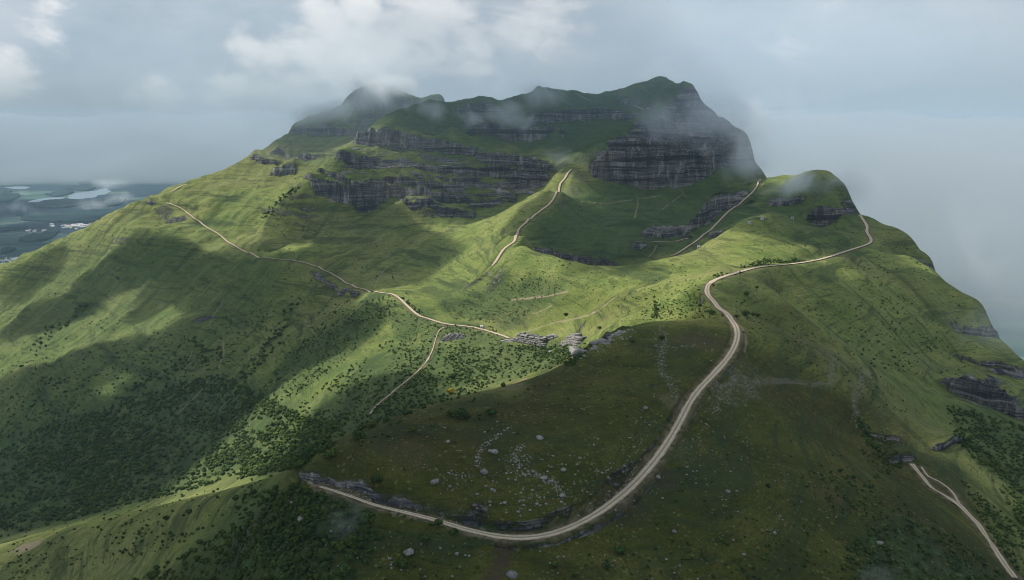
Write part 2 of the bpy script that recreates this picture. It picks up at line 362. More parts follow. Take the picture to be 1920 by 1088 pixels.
def tps_kernel(dx, dy):
    r2 = dx * dx + dy * dy
    return 0.5 * r2 * np.log(r2 + 1e-12)
N = len(ca)
K = tps_kernel(ca[:, None] - ca[None], cl[:, None] - cl[None]) + np.eye(N) * 2e-6
P = np.c_[np.ones(N), ca, cl]
Amat = np.zeros((N + 3, N + 3)); Amat[:N, :N] = K; Amat[:N, N:] = P; Amat[N:, :N] = P.T
sol = np.linalg.solve(Amat, np.r_[cs, 0, 0, 0])
GA = np.linspace(-1.25, 1.25, 760); GL = np.linspace(math.log(80), math.log(5200), 620)
base = np.empty((len(GA), len(GL)))
Lf = GL[None, :]
for i0 in range(0, len(GA), 20):
    aa = np.repeat(GA[i0:i0 + 20], len(GL)); ll = np.tile(GL, len(GA[i0:i0 + 20]))
    acc = sol[N] + sol[N + 1] * aa + sol[N + 2] * ll
    acc = acc + tps_kernel(aa[:, None] - ca[None], ll[:, None] - cl[None]) @ sol[:N]
    base[i0:i0 + 20] = acc.reshape(-1, len(GL))
def s_base(a, l):
    fa = np.clip((a - GA[0]) / (GA[1] - GA[0]), 1, len(GA) - 3.001); fl = np.clip((l - GL[0]) / (GL[1] - GL[0]), 1, len(GL) - 3.001)
    ia = fa.astype(int); il = fl.astype(int); ta = fa - ia; tl = fl - il
    def wts(t): return (-.5*t+t*t-.5*t**3, 1-2.5*t*t+1.5*t**3, .5*t+2*t*t-1.5*t**3, -.5*t*t+.5*t**3)
    wa = wts(ta); wl = wts(tl); out = 0
    for i in range(4):
        row = 0
        for j in range(4): row = row + wl[j] * base[ia + i - 1, il + j - 1]
        out = out + wa[i] * row
    return out
def relief(x, y, z):
    """gullies, spurs and small swells, metres"""
    D = y
    o = 2.6 * fbm(x / 130, y / 130, 3) * sstep(D, 350, 900) + .9 * fbm(x / 34 + 5, y / 34, 3) * (0.35 + 0.65 * sstep(D, 300, 700)) 
    # left flank gullies run down towards the lower left
    ul = x * .93 - y * .36; vl = x * .36 + y * .93
    mL = sstep(-x, 60, 260) * sstep(D, 640, 900) * (1 - sstep(D, 1650, 1850))
    o = o + mL * (21 * (ridged(ul / 125 + .5 * fbm(vl / 200, ul / 200, 2), vl / 800, 2) - .62) + 4.5 * (ridged(ul / 38 + .3 * fbm(vl / 60, ul / 60, 2), vl / 300, 2) - .6))
    o = o + mL * (2.4 * vnoise(z / 7.5 + .8 * fbm(x / 60, y / 60, 2), (x - y) / 260) + 1.1 * vnoise(z / 3.1, (x + y) / 180)) 
    # right flank spurs
    ur = x * .95 + y * .30; vr = -x * .30 + y * .95
    mR = sstep(x, 150, 230) * sstep(D, 380, 560) * (1 - sstep(D, 1000, 1150))
    o = o + mR * (15 * (ridged(ur / 95 + .35 * fbm(vr / 120, ur / 120, 2) + .3, vr / 600, 2) - .62) + 2.2 * (ridged(ur / 30, vr / 200, 2) - .6))
    # mountain slopes
    mM = sstep(D, 1150, 1350) * (1 - sstep(D, 2300, 2500))
    o = o + mM * (6 * (ridged(x / 62 + .5 * fbm(x / 90, y / 90, 2), y / 300, 2) - .6) + 4.0 * fbm(x / 26, y / 26, 4))
    o = o + sstep(D, 1900, 2050) * (1 - sstep(D, 2400, 2600)) * (9 * (ridged(x / 90, y / 90, 3) - .6))
    return o
def far_blend(l): return sstep(l, math.log(2750), math.log(3400))
def S_coarse(a, l):
    s = s_base(a, l) + band_terms(a, l)
    y = np.exp(l); z = s * y
    z = z + relief(a * y, y, z)
    f = far_blend(l)
    return (z * (1 - f) + (-712) * f) / y

def hit(u, v, lmin=None):
    """first point of the terrain seen through pixel (u, v)"""
    u = np.atleast_1d(np.asarray(u, float)); v = np.atleast_1d(np.asarray(v, float))
    a, s0 = px2as(u, v)
    L = np.linspace(math.log(110), math.log(3000), 1500)
    out = np.full(len(u), np.nan)
    for i0 in range(0, len(u), 1500):
        sl = slice(i0, i0 + 1500); n = len(a[sl])
        Z = TGRID(np.repeat(a[sl], len(L)), np.tile(L, n)).reshape(n, -1)
        okk = Z >= s0[sl][:, None]
        if lmin is not None: okk &= (L[None] > (math.log(lmin) if np.isscalar(lmin) else np.log(lmin[sl])[:, None]))
        j = okk.argmax(1); has = okk.any(1) & (j > 0)
        jj = np.clip(j, 1, None); r = np.arange(n)
        z1 = Z[r, jj]; z0 = Z[r, jj - 1]
        t = np.clip((s0[sl] - z0) / np.where(np.abs(z1 - z0) < 1e-9, 1, z1 - z0), 0, 1)
        lh = L[jj - 1] + t * (L[1] - L[0])
        out[sl] = np.where(has, lh, np.nan)
    y = np.exp(out)
    return np.c_[a * y, y, s0 * y]
# a sampled copy of the terrain for quick lookups
TA = np.linspace(-1.15, 1.15, 2100); TL = np.linspace(math.log(100), math.log(4200), 1900)
_ta, _tl = np.meshgrid(TA, TL, indexing='ij')
TS = S_coarse(_ta.ravel(), _tl.ravel()).reshape(_ta.shape)
def TGRID(a, l, G=None):
    G = TS if G is None else G
    fa = np.clip((a - TA[0]) / (TA[1] - TA[0]), 0, len(TA) - 1.001); fl = np.clip((l - TL[0]) / (TL[1] - TL[0]), 0, len(TL) - 1.001)
    ia = fa.astype(int); il = fl.astype(int); ta = fa - ia; tl = fl - il
    return (G[ia, il] * (1 - ta) + G[ia + 1, il] * ta) * (1 - tl) + (G[ia, il + 1] * (1 - ta) + G[ia + 1, il + 1] * ta) * tl
def ground(x, y):
    y = np.maximum(y, 60)
    return TGRID(x / y, np.log(y)) * y
# ------------------------------------------------------------------ roads and tracks traced on the ground
def smooth_path(P, n=2, step=2.0):
    P = np.array(P, float)
    for _ in range(n):
        Q = [P[0]]
        for p, q in zip(P[:-1], P[1:]): Q += [p * .75 + q * .25, p * .25 + q * .75]
        Q.append(P[-1]); P = np.array(Q)
    d_ = np.r_[0, np.cumsum(np.hypot(*np.diff(P[:, :2], axis=0).T))]
    t = np.linspace(0, d_[-1], max(4, int(d_[-1] / step)))
    return np.c_[[np.interp(t, d_, P[:, i]) for i in range(P.shape[1])]].T
def trace(px, step=2.0, n=2, lmin=None, cap=None):
    """photo polyline -> ground polyline with a height column"""
    px = np.array(px, float)
    seg = np.r_[0, np.cumsum(np.hypot(*np.diff(px, axis=0).T))]
    t = np.linspace(0, seg[-1], max(2, int(seg[-1] / 10) + 1))
    uu = np.interp(t, seg, px[:, 0]); vv = np.interp(t, seg, px[:, 1])
    H = hit(uu, vv, lmin)
    H = H[~np.isnan(H[:, 1])]
    keep = [0]
    for i in range(1, len(H)):
        if abs(H[i, 1] / H[keep[-1], 1] - 1) < .12: keep.append(i)
    H = H[keep]
    P = smooth_path(H, n, step)
    k = 9; Z = ground(P[:, 0], P[:, 1]); Z = np.convolve(np.pad(Z, k, mode='edge'), np.ones(2 * k + 1) / (2 * k + 1), 'valid')
    P[:, 2] = Z
    return P
# the main road keeps the surveyed distances
rm = np.array(ROADM[:], float)
ra, rs = px2as(rm[:, 0], rm[:, 1])
RP = smooth_path(np.c_[ra * rm[:, 2], rm[:, 2], rs * rm[:, 2]], 2, 2.0)
_zs = RP[:, 2].copy(); _wy = sstep(RP[:, 1], 540, 640)
RP[:, 2] = ground(RP[:, 0], RP[:, 1]) * (1 - _wy) + _zs * _wy; RP[:, 2] = np.convolve(np.pad(RP[:, 2], 8, mode='edge'), np.ones(17) / 17, 'valid')
ROADS = [  # name, path, half width, category label, structure kind
 ('main', RP, 2.1),
]
def add_road(key, px, hw, **kw): ROADS.append((key, trace(px, **kw), hw))
add_road('left', [(312,380),(340,390),(362,408),(385,425),(408,437),(425,452),(450,467),(480,481),(510,485),(550,488),(580,495),(602,503),(625,515),(648,530),(668,539),(690,546),(715,549),(738,551),(752,562),(765,575),(785,593),(805,598),(820,604),(845,609),(880,612),(910,619),(938,628),(954,633)], 1.7)
add_road('leftend', [(314,364),(330,354),(350,344)], 1.8)
add_road('spine', [(886,530),(905,515),(925,495),(940,472),(950,460),(966,453),(968,438),(975,427),(990,413),(1010,398),(1030,383),(1040,370),(1047,350),(1060,332),(1066,322),(1072,316)], 1.8)
add_road('upper', [(1078,175),(1090,184),(1110,194),(1135,193),(1160,197),(1185,199),(1200,205),(1217,208)], 2.6)
add_road('descend', [(832,612),(822,620),(817,636),(810,660),(800,678),(785,695),(765,712),(745,728),(725,745),(705,762),(692,778)], .55)
add_road('bowl', [(1425,335),(1420,350),(1405,367),(1385,383),(1365,397),(1345,418),(1330,433),(1310,448),(1285,466),(1258,482)], 1.4)
add_road('bowllow', [(1221,453),(1240,454),(1268,453),(1290,446)], 1.3)
add_road('farright', [(1903,1086),(1886,1062),(1860,1020),(1835,985),(1800,950),(1770,928),(1745,912),(1722,885),(1710,868)], 1.0)
add_road('farright2', [(1800,948),(1785,925),(1760,903),(1740,892),(1728,872)], .6)
def worn(px, hw, **kw): return (trace(px, **kw), hw)
WORN = [worn(p, h) for p, h in [
 ([(884,740),(887,715),(884,690),(890,670),(898,655)], .8),
 ([(905,735),(930,715),(950,700),(975,680),(1000,665)], .7),
 ([(955,562),(990,560),(1030,555),(1062,547)], .9), ([(1000,588),(1020,582),(1035,572)], .8),
 ([(1000,618),(1040,605),(1080,597),(1120,585),(1150,560)], .9), ([(965,628),(1000,618)], .7),
 ([(700,538),(712,520),(722,505)], .7), ([(636,605),(660,588),(682,568)], .7), ([(572,600),(588,625)], .6),
 ([(392,610),(402,590),(420,560)], .8), ([(418,640),(420,660),(410,690)], .8), ([(318,790),(345,765),(380,730),(395,705)], .9), ([(360,660),(345,700)], .7),
 ([(1195,368),(1196,385),(1190,410)], 1.0), ([(1280,362),(1260,380),(1235,395)], .7), ([(1090,378),(1140,382),(1190,374),(1240,367)], .9),
 ([(1215,483),(1228,470),(1234,462)], .8), ([(1205,310),(1205,312)], .1),
 ([(575,897),(590,912),(640,921)], .7),
 ([(1285,900),(1310,840),(1345,800),(1385,750)], .01),
 ([(1396,660),(1400,640),(1392,615)], .7),
]]
# scree and bare rock lines
SCREE = [worn(p, h) for p, h in [
 ([(1240,610),(1246,640),(1238,665),(1240,700),(1262,720),(1268,745)], 1.3), ([(1246,655),(1300,648)], .7), ([(1225,620),(1233,650)], .7),
 ([(1340,725),(1380,720),(1430,715),(1480,715),(1520,720),(1545,722)], 1.6), ([(1535,722),(1560,718),(1565,700)], 1.3), ([(1535,655),(1560,668),(1570,682),(1555,690)], 1.6),
 ([(1610,800),(1604,770),(1602,750),(1612,725),(1620,700),(1632,695)], 1.5), ([(1625,812),(1612,795)], 1.4),
 ([(905,840),(895,860),(900,875)], .8), ([(975,835),(965,855),(975,875),(1000,890),(1040,905),(1055,930)], 1.0), ([(900,842),(940,812),(955,800)], .6),
 ([(960,868),(975,882),(985,884)], 1.6), ([(840,870),(850,895),(890,892)], .5),
]]
def near_path(X, Y, P, rad):
    """distance to a ground polyline and its height, for the points within rad"""
    dist = np.full(len(X), 1e9); hz = np.zeros(len(X))
    st = max(1, int(16 / max(1e-6, np.hypot(*(P[1, :2] - P[0, :2])))))
    for i in range(0, len(P) - 1, st):
        Q = P[i:i + st + 1]
        lo = Q[:, :2].min(0) - rad; hi = Q[:, :2].max(0) + rad
        m = np.nonzero((X > lo[0]) & (X < hi[0]) & (Y > lo[1]) & (Y < hi[1]))[0]
        if len(m) == 0: continue
        for p, q in zip(Q[:-1], Q[1:]):
            dv = q[:2] - p[:2]; L2 = dv @ dv + 1e-9
            t = np.clip(((X[m] - p[0]) * dv[0] + (Y[m] - p[1]) * dv[1]) / L2, 0, 1)
            dd = np.hypot(X[m] - p[0] - t * dv[0], Y[m] - p[1] - t * dv[1])
            b = dd < dist[m]
            dist[m[b]] = dd[b]; hz[m[b]] = (p[2] + t * (q[2] - p[2]))[b]
    return dist, hz

# ------------------------------------------------------------------ the terrain mesh
NA, NR = 1240, 1150
_core = np.linspace(-.70, .70, NA - 120)
COLA = np.r_[np.linspace(-1.12, -.70, 61)[:-1], _core, np.linspace(.70, 1.12, 61)[1:]]
FL = np.linspace(math.log(105), math.log(3550), 2400)
ga, gl = np.meshgrid(COLA, FL, indexing='ij')
SS = TGRID(ga.ravel(), gl.ravel()).reshape(ga.shape)
run = np.maximum.accumulate(SS, axis=1)
vis = (SS >= np.roll(run, 6, axis=1) - .002).astype(float)
wgt = (np.abs(np.diff(SS, axis=1)) * 1500 * (.12 + vis[:, 1:])) + (np.diff(gl, axis=1) * 110) * (.12 + vis[:, 1:] * .9)
k = np.hanning(27); k /= k.sum()
wgt = np.apply_along_axis(lambda m_: np.convolve(np.pad(m_, 13, mode='edge'), k, 'valid'), 0, wgt)
cum = np.c_[np.zeros(len(COLA)), np.cumsum(wgt, axis=1)]; cum /= cum[:, -1:]
q = np.linspace(0, 1, NR)
LL = np.array([np.interp(q, cum[i], FL) for i in range(len(COLA))])
AA = np.repeat(COLA[:, None], NR, axis=1)
a = AA.ravel(); l = LL.ravel()
Y = np.exp(l); X = a * Y
bt, rockm = band_terms(a, l, want_mask=True)
Z = (s_base(a, l) + bt) * Y
Z = Z + relief(X, Y, Z)
f = far_blend(l); Z = Z * (1 - f) + (-712) * f
# fine relief
near = 1 - sstep(Y, 250, 700)
Z += (.16 * fbm(X / 6.5, Y / 6.5, 4) + .05 * fbm(X / 1.4, Y / 1.4, 2)) * (.35 + .65 * near) + .5 * fbm(X / 15, Y / 15, 3) * sstep(Y, 300, 800)
Z += .9 * fbm(X / 11, Y / 11, 3) * sstep(Y, 1300, 1800)
Z += rockm * (2.4 * fbm(X / 9, Y / 9, 4) ) * sstep(Y, 300, 900) + rockm * .5 * fbm(X / 2.5, Y / 2.5, 3) * (1 - sstep(Y, 300, 900))
cragm = np.zeros(len(X))
_U, _V = project(X, Y, Z)
_U = _U + 7 * fbm(X / 30, Y / 30, 3); _V = _V + 5 * fbm(X / 25 + 4, Y / 25, 3)
def inpoly(px, py, poly):
    poly = np.array(poly, float); c_ = np.zeros(len(px), bool)
    for (x0, y0), (x1, y1) in zip(poly, np.roll(poly, -1, axis=0)):
        cond = ((y0 > py) != (y1 > py))
        c_ ^= cond & (px < (x1 - x0) * (py - y0) / (y1 - y0 + 1e-12) + x0)
    return c_
for poly, st_, lo_, hi_ in [([(1108,334),(1112,300),(1150,264),(1205,232),(1245,205),(1278,168),(1300,160),(1318,182),(1350,215),(1410,266),(1418,310),(1380,312),(1350,318),(1320,334),(1290,350),(1225,356),(1180,350)], 1.0, 1400, 2000),
        ([(590,372),(578,345),(640,320),(640,290),(665,262),(700,250),(780,258),(900,285),(1000,292),(1050,305),(1040,345),(985,375),(905,405),(860,405),(760,385),(730,375),(700,398),(650,388)], .55, 1400, 1900),
        ([(860,205),(925,200),(1000,212),(1060,212),(1200,208),(1205,220),(1150,228),(1050,234),(1000,262),(960,262),(890,252),(825,262),(870,235)], .6, 1700, 2000),
        ([(548,232),(600,232),(665,240),(672,262),(620,256),(550,252)], .7, 1900, 2300), ([(655,175),(690,158),(740,165),(750,215),(690,220),(650,200)], .6, 2000, 2400),
        ([(472,292),(510,282),(550,285),(552,332),(512,332),(505,314),(474,308)], .5, 1700, 2000),
        ([(1205,425),(1300,420),(1330,370),(1400,350),(1412,370),(1365,395),(1330,425),(1290,450),(1205,450)], .75, 1050, 1400),
        ([(1500,330),(1545,320),(1585,345),(1605,385),(1560,395),(1520,380)], .45, 1150, 1350),
        ([(1510,398),(1560,392),(1600,380),(1612,402),(1570,412),(1545,432),(1516,422)], .7, 1050, 1300), ([(1440,372),(1500,362),(1510,380),(1450,394)], .5, 1100, 1300),
        ([(975,458),(1010,468),(1120,488),(1165,505),(1140,520),(1030,505)], 1.0, 1000, 1100),
        ([(1765,705),(1830,690),(1925,700),(1925,790),(1850,770),(1775,745)], .6, 520, 760), ([(1790,600),(1868,596),(1880,640),(1800,640)], .5, 700, 900), ([(1800,650),(1925,660),(1925,700),(1800,688)], .5, 640, 820)]:
    cragm = np.maximum(cragm, st_ * (inpoly(_U, _V, poly) & (Y > lo_) & (Y < hi_)))
for _ in range(2):
    g2 = cragm.reshape(len(COLA), NR); g2 = (g2 + np.roll(g2, 2, 0) + np.roll(g2, -2, 0) + np.roll(g2, 3, 1) + np.roll(g2, -3, 1)) / 5; cragm = g2.ravel()
Z += cragm * (5.5 * (ridged(X / 34 + .5 * fbm(X / 20, Y / 20, 2), Y / 60, 3) - .6) + 2.0 * fbm(X / 9, Y / 9, 3)) * sstep(Y, 500, 1300)
# roads cut a bench into the slope
roadd = np.full(len(X), 1e9)
for key, Pth, hw in ROADS:
    dd, hz = near_path(X, Y, Pth, hw + 27)
    m = dd < hw + 27
    hww = hw if key != 'main' else np.interp(X[m], [-80, -45, -25, 0], [.7, 1.0, 1.4, hw])
    wb = 1 - sstep(dd[m], hww + .3 + .0022 * Y[m], hww + (1.9 if key == 'main' else 4.0) + .0034 * Y[m] + (17 * sstep(Y[m], 590, 700) if key == 'main' else 6 * sstep(Y[m], 900, 1100)))
    Z[m] = Z[m] * (1 - wb) + (hz[m] - .05 - .0014 * np.clip(Y[m] - 450, 0, 1500)) * wb
    roadd[m] = np.minimum(roadd[m], dd[m] - hw)
wornm = np.zeros(len(X)); screem = np.zeros(len(X))
for Pth, hw in WORN:
    dd, hz = near_path(X, Y, Pth, hw * 3); m = dd < hw * 3
    wornm[m] = np.maximum(wornm[m], 1 - sstep(dd[m] * (1 + .5 * vnoise(X[m] / 3, Y[m] / 3)), hw * .4, hw * 1.5))
for Pth, hw in SCREE:
    dd, hz = near_path(X, Y, Pth, hw * 4); m = dd < hw * 4
    screem[m] = np.maximum(screem[m], 1 - sstep(dd[m] * (1 + .6 * vnoise(X[m] / 2.2, Y[m] / 2.2)), hw * .3, hw * 2.4))
U, V = project(X, Y, Z)
def inpoly(px, py, poly):
    poly = np.array(poly, float); c_ = np.zeros(len(px), bool)
    for (x0, y0), (x1, y1) in zip(poly, np.roll(poly, -1, axis=0)):
        cond = ((y0 > py) != (y1 > py))
        c_ ^= cond & (px < (x1 - x0) * (py - y0) / (y1 - y0 + 1e-12) + x0)
    return c_
def softspots(spots):
    """ground patches: (u, v, radius in metres, strength) -> mask over the vertices, noisy edged"""
    o = np.zeros(len(X))
    nz = fbm(X / 25, Y / 25, 3)
    for (u, v, r, st) in spots:
        h_ = hit([u], [v])[0]
        if np.isnan(h_[1]): continue
        dd = np.hypot(X - h_[0], Y - h_[1]) / r + nz * .35
        o = np.maximum(o, st * (1 - sstep(dd, .45, 1.0)))
    return o
# ------------------------------------------------------------------ materials
def material(name):
    m = bpy.data.materials.new(name); m.use_nodes = True
    t = NT(m.node_tree)
    bs = t.node('ShaderNodeBsdfPrincipled'); out = t.node('ShaderNodeOutputMaterial')
    t.link(bs.outputs[0], out.inputs[0])
    bs.inputs['Roughness'].default_value = .95
    bs.inputs['Specular IOR Level'].default_value = .08
    return m, t, bs
def bump(t, bs, hgt, dist, strength=1.0, prev=None):
    b = t.node('ShaderNodeBump'); b.inputs['Strength'].default_value = strength; b.inputs['Distance'].default_value = dist
    t.link(hgt, b.inputs['Height'])
    if prev is not None: t.link(prev, b.inputs['Normal'])
    t.link(b.outputs[0], bs.inputs['Normal'])
    return b.outputs[0]
def geo(t):
    g = t.node('ShaderNodeNewGeometry'); return g.outputs['Position'], g.outputs['Normal']

def rock_nodes(t, P, tint=1.0):
    """layered grey sandstone: strata by height, vertical joints, dark seams"""
    wob = t.noise(P, .02, 3)
    sp = t.node('ShaderNodeSeparateXYZ'); t.link(P, sp.inputs[0])
    zz = t.math('ADD', sp.outputs[2], t.math('MULTIPLY', wob, 9.0))
    cz = t.node('ShaderNodeCombineXYZ'); t.link(zz, cz.inputs[2])
    xs = t.node('ShaderNodeCombineXYZ'); t.link(t.math('MULTIPLY', sp.outputs[0], .03), xs.inputs[0]); t.link(t.math('MULTIPLY', sp.outputs[1], .03), xs.inputs[1]); t.link(zz, xs.inputs[2])
    st1 = t.noise(xs.outputs[0], .30, 5, .7)
    st2 = t.noise(xs.outputs[0], 1.3, 3, .6)
    xv = t.scale_vec(P, (1, 1, .10))
    jn = t.noise(xv, .28, 4, .6)
    jn2 = t.noise(xv, .09, 3, .6)
    big = t.noise(P, .015, 3)
    L1 = t.noise(xs.outputs[0], .10, 4, .65)
    J1 = t.noise(t.scale_vec(P, (1, 1, .22)), .050, 6, .72, .8)
    fine = t.noise(P, .9, 5, .7)
    c = t.ramp(st1, [(.30, (.035, .04, .05)), (.44, (.10, .105, .115)), (.55, (.19, .18, .175)), (.70, (.30, .28, .26))])
    c = t.mix(t.math('MULTIPLY', t.smooth(jn, .56, .68), .7), c, (.42, .39, .36))
    c = t.mix(t.math('MULTIPLY', t.smooth(st2, .52, .40), .75), c, (.025, .03, .04))
    c = t.mix(t.math('MULTIPLY', t.smooth(jn2, .48, .36), .55), c, (.03, .035, .045))
    c = t.mix(t.math('MULTIPLY', t.smooth(big, .5, .7), .3), c, (.26, .20, .15))
    c = t.mix(t.math('MULTIPLY', t.smooth(J1, .54, .64), .55), c, (.42, .39, .36))  # sunlit streaks of the cliffs put into the rock colour
    c = t.mix(t.math('MULTIPLY', t.smooth(J1, .46, .38), .55), c, (.022, .026, .035))  # crevice shade put into the rock colour
    c = t.mix(t.math('MULTIPLY', t.smooth(L1, .45, .39), .85), c, (.028, .032, .040))
    c = t.mix(t.math('MULTIPLY', t.smooth(L1, .60, .66), .5), c, (.40, .37, .34))
    c = t.mix(.5, c, t.ramp(fine, [(.3, .5), (.7, 1.4)]), 'MULTIPLY')
    h = t.math('ADD', t.math('ADD', t.math('ADD', t.math('MULTIPLY', st1, 1.0), t.math('MULTIPLY', J1, 4.0)), t.math('MULTIPLY', st2, .5)), t.math('ADD', t.math('MULTIPLY', jn, 1.1), t.math('MULTIPLY', fine, .3)))
    return c, h

def terrain_material():
    m, t, bs = material('grassland')
    P, Nn = geo(t)
    att = {k: t.node('ShaderNodeAttribute', attribute_name=k).outputs['Fac'] for k in ('mud', 'crag', 'rock', 'dry', 'scrub', 'worn', 'scree', 'verge', 'shade_green')}
    sN = t.node('ShaderNodeSeparateXYZ'); t.link(Nn, sN.inputs[0])
    n_big = t.noise(P, .006, 4, .6)
    n_mid = t.noise(P, .035, 5, .6, .4)
    n_s = t.noise(P, .22, 5, .7)
    n_f = t.noise(P, 1.1, 4, .75)
    n_ff = t.noise(P, 4.5, 3, .7)
    g = t.ramp(n_mid, [(.28, (.092, .128, .030)), (.45, (.136, .172, .042)), (.58, (.178, .208, .056)), (.75, (.224, .238, .078))])
    g = t.mix(t.math('MULTIPLY', t.smooth(n_big, .42, .66), .45), g, (.205, .190, .080))
    g = t.mix(t.math('MULTIPLY', t.smooth(n_big, .5, .3), .4), g, (.075, .125, .038))
    # olive, dry grass of the near hill
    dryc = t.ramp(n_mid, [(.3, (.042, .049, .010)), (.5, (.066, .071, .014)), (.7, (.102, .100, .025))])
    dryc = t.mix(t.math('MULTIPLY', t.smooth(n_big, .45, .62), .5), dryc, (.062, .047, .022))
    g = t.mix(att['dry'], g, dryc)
    g = t.mix(att['shade_green'], g, t.mix(n_mid, (.030, .062, .024), (.070, .115, .038)))  # darker green of the high slopes, with their shade put into the colour
    # darker scrubby ground
    sc = t.ramp(n_s, [(.35, (.018, .042, .018)), (.55, (.040, .074, .027)), (.7, (.080, .118, .040))])
    g = t.mix(t.math('MULTIPLY', att['scrub'], t.smooth(n_s, .36, .60, 0.35, 1.0)), g, sc)
    g = t.mix(.62, g, t.ramp(n_s, [(.25, .62), (.5, 1.0), (.75, 1.34)]), 'MULTIPLY')
    g = t.mix(.7, g, t.ramp(n_f, [(.28, .42), (.5, 1.0), (.72, 1.55)]), 'MULTIPLY')
    g = t.mix(.7, g, t.ramp(n_ff, [(.28, .45), (.5, 1.0), (.72, 1.5)]), 'MULTIPLY')
    # tussock clumps
    vor = t.node('ShaderNodeTexVoronoi'); t.link(P, vor.inputs['Vector']); vor.inputs['Scale'].default_value = .16; vor.inputs['Randomness'].default_value = 1
    cl = t.math('MULTIPLY', t.smooth(vor.outputs['Distance'], .30, .10), t.smooth(t.noise(P, .03, 2), .45, .6))
    g = t.mix(t.math('MULTIPLY', cl, .55), g, (.03, .045, .015))
    v3 = t.node('ShaderNodeTexVoronoi'); t.link(P, v3.inputs['Vector']); v3.inputs['Scale'].default_value = .42
    v3c = t.node('ShaderNodeSeparateColor'); t.link(v3.outputs['Color'], v3c.inputs[0])
    dots = t.math('MULTIPLY', t.smooth(v3.outputs['Distance'], .42, .20), t.math('GREATER_THAN', v3c.outputs[0], .55))
    g = t.mix(t.math('MULTIPLY', t.math('MULTIPLY', dots, t.smooth(t.noise(P, .05, 3), .42, .58)), .6), g, (.028, .042, .014))
    dots2 = t.math('MULTIPLY', t.smooth(v3.outputs['Distance'], .40, .15), t.math('LESS_THAN', v3c.outputs[1], .25))
    g = t.mix(t.math('MULTIPLY', dots2, .4), g, (.24, .23, .11))
    # stock terraces: thin level steps along the contours
    spp = t.node('ShaderNodeSeparateXYZ'); t.link(P, spp.inputs[0])
    lev = t.node('ShaderNodeCombineXYZ')
    t.link(t.math('MULTIPLY', spp.outputs[0], .05), lev.inputs[0]); t.link(t.math('MULTIPLY', spp.outputs[1], .05), lev.inputs[1]); t.link(spp.outputs[2], lev.inputs[2])
    ter = t.noise(lev.outputs[0], 1.15, 3, .65)
    ter2 = t.noise(lev.outputs[0], .28, 3, .6)
    g = t.mix(t.math('MULTIPLY', t.smooth(ter, .47, .36), .40), g, (.025, .032, .012))
    g = t.mix(t.math('MULTIPLY', t.smooth(ter2, .44, .35), .50), g, (.03, .045, .018))
    ter3 = t.noise(lev.outputs[0], .085, 4, .7)
    g = t.mix(t.math('MULTIPLY', t.smooth(ter3, .46, .37), .62), g, (.035, .055, .022))
    # runnels down the fall line of both flanks
    for (dx_, dy_, sx_, lo_, hi_) in ((.93, -.36, 1, -60, -240), (.95, .30, 2, 150, 230)):
        ua = t.vmath('DOT_PRODUCT', P, (dx_, dy_, 0)); va = t.vmath('DOT_PRODUCT', P, (-dy_, dx_, 0))
        cb = t.node('ShaderNodeCombineXYZ'); t.link(t.math('MULTIPLY', ua, .055), cb.inputs[0]); t.link(t.math('MULTIPLY', va, .0045), cb.inputs[1]); cb.inputs[2].default_value = sx_
        rn = t.noise(cb.outputs[0], 1.0, 5, .65, .25)
        msk = t.smooth(spp.outputs[0], lo_, hi_)
        g = t.mix(t.math('MULTIPLY', t.math('MULTIPLY', t.smooth(rn, .46, .36), .55), msk), g, (.035, .060, .022))
        g = t.mix(t.math('MULTIPLY', t.math('MULTIPLY', t.smooth(rn, .56, .68), .35), msk), g, (.21, .215, .085))
    g = t.mix(t.math('MULTIPLY', att['mud'], t.smooth(n_s, .3, .55, .5, 1.0)), g, t.mix(n_f, (.045, .032, .022), (.10, .07, .05)))
    # bare earth, scree, small stones
    earth = t.ramp(n_f, [(.3, (.16, .13, .085)), (.7, (.34, .28, .19))])
    g = t.mix(t.math('MULTIPLY', att['worn'], t.smooth(n_s, .3, .55, .55, 1.0)), g, earth)
    v2 = t.node('ShaderNodeTexVoronoi'); t.link(P, v2.inputs['Vector']); v2.inputs['Scale'].default_value = 1.0
    v2c = t.node('ShaderNodeSeparateColor'); t.link(v2.outputs['Color'], v2c.inputs[0])
    stones = t.math('MULTIPLY', t.smooth(v2.outputs['Distance'], .38, .25), t.math('GREATER_THAN', v2c.outputs[0], .35))
    stc = t.mix(v2c.outputs[1], (.20, .19, .175), (.42, .40, .37))
    g = t.mix(t.math('MULTIPLY', stones, t.smooth(att['scree'], .15, .6)), g, stc)
    g = t.mix(t.math('MULTIPLY', t.math('MULTIPLY', att['scree'], t.smooth(n_s, .42, .60)), .30), g, (.13, .115, .085))
    vergec = t.ramp(n_s, [(.35, (.07, .06, .035)), (.6, (.20, .16, .11))])
    g = t.mix(t.math('MULTIPLY', att['verge'], t.smooth(n_s, .35, .6, .3, 1.0)), g, vergec)
    # rock where the ground breaks
    rc, rh = rock_nodes(t, P)
    steep = t.smooth(sN.outputs[2], .80, .62)
    rk = t.math('MULTIPLY', att['rock'], t.math('ADD', steep, t.math('MULTIPLY', t.smooth(n_s, .40, .58), .35)), clamp=True)
    # grassy ledges between the rock layers
    led = t.smooth(sN.outputs[2], .62, .85)
    rk = t.math('MULTIPLY', rk, t.math('SUBTRACT', 1.0, t.math('MULTIPLY', led, .65)))
    alls = t.math('MULTIPLY', t.smooth(sN.outputs[2], .60, .50), t.math('MULTIPLY', t.smooth(att['verge'], .3, .0), .8))
    rk = t.math('MAXIMUM', rk, t.math('MULTIPLY', alls, t.smooth(n_s, .40, .55)))
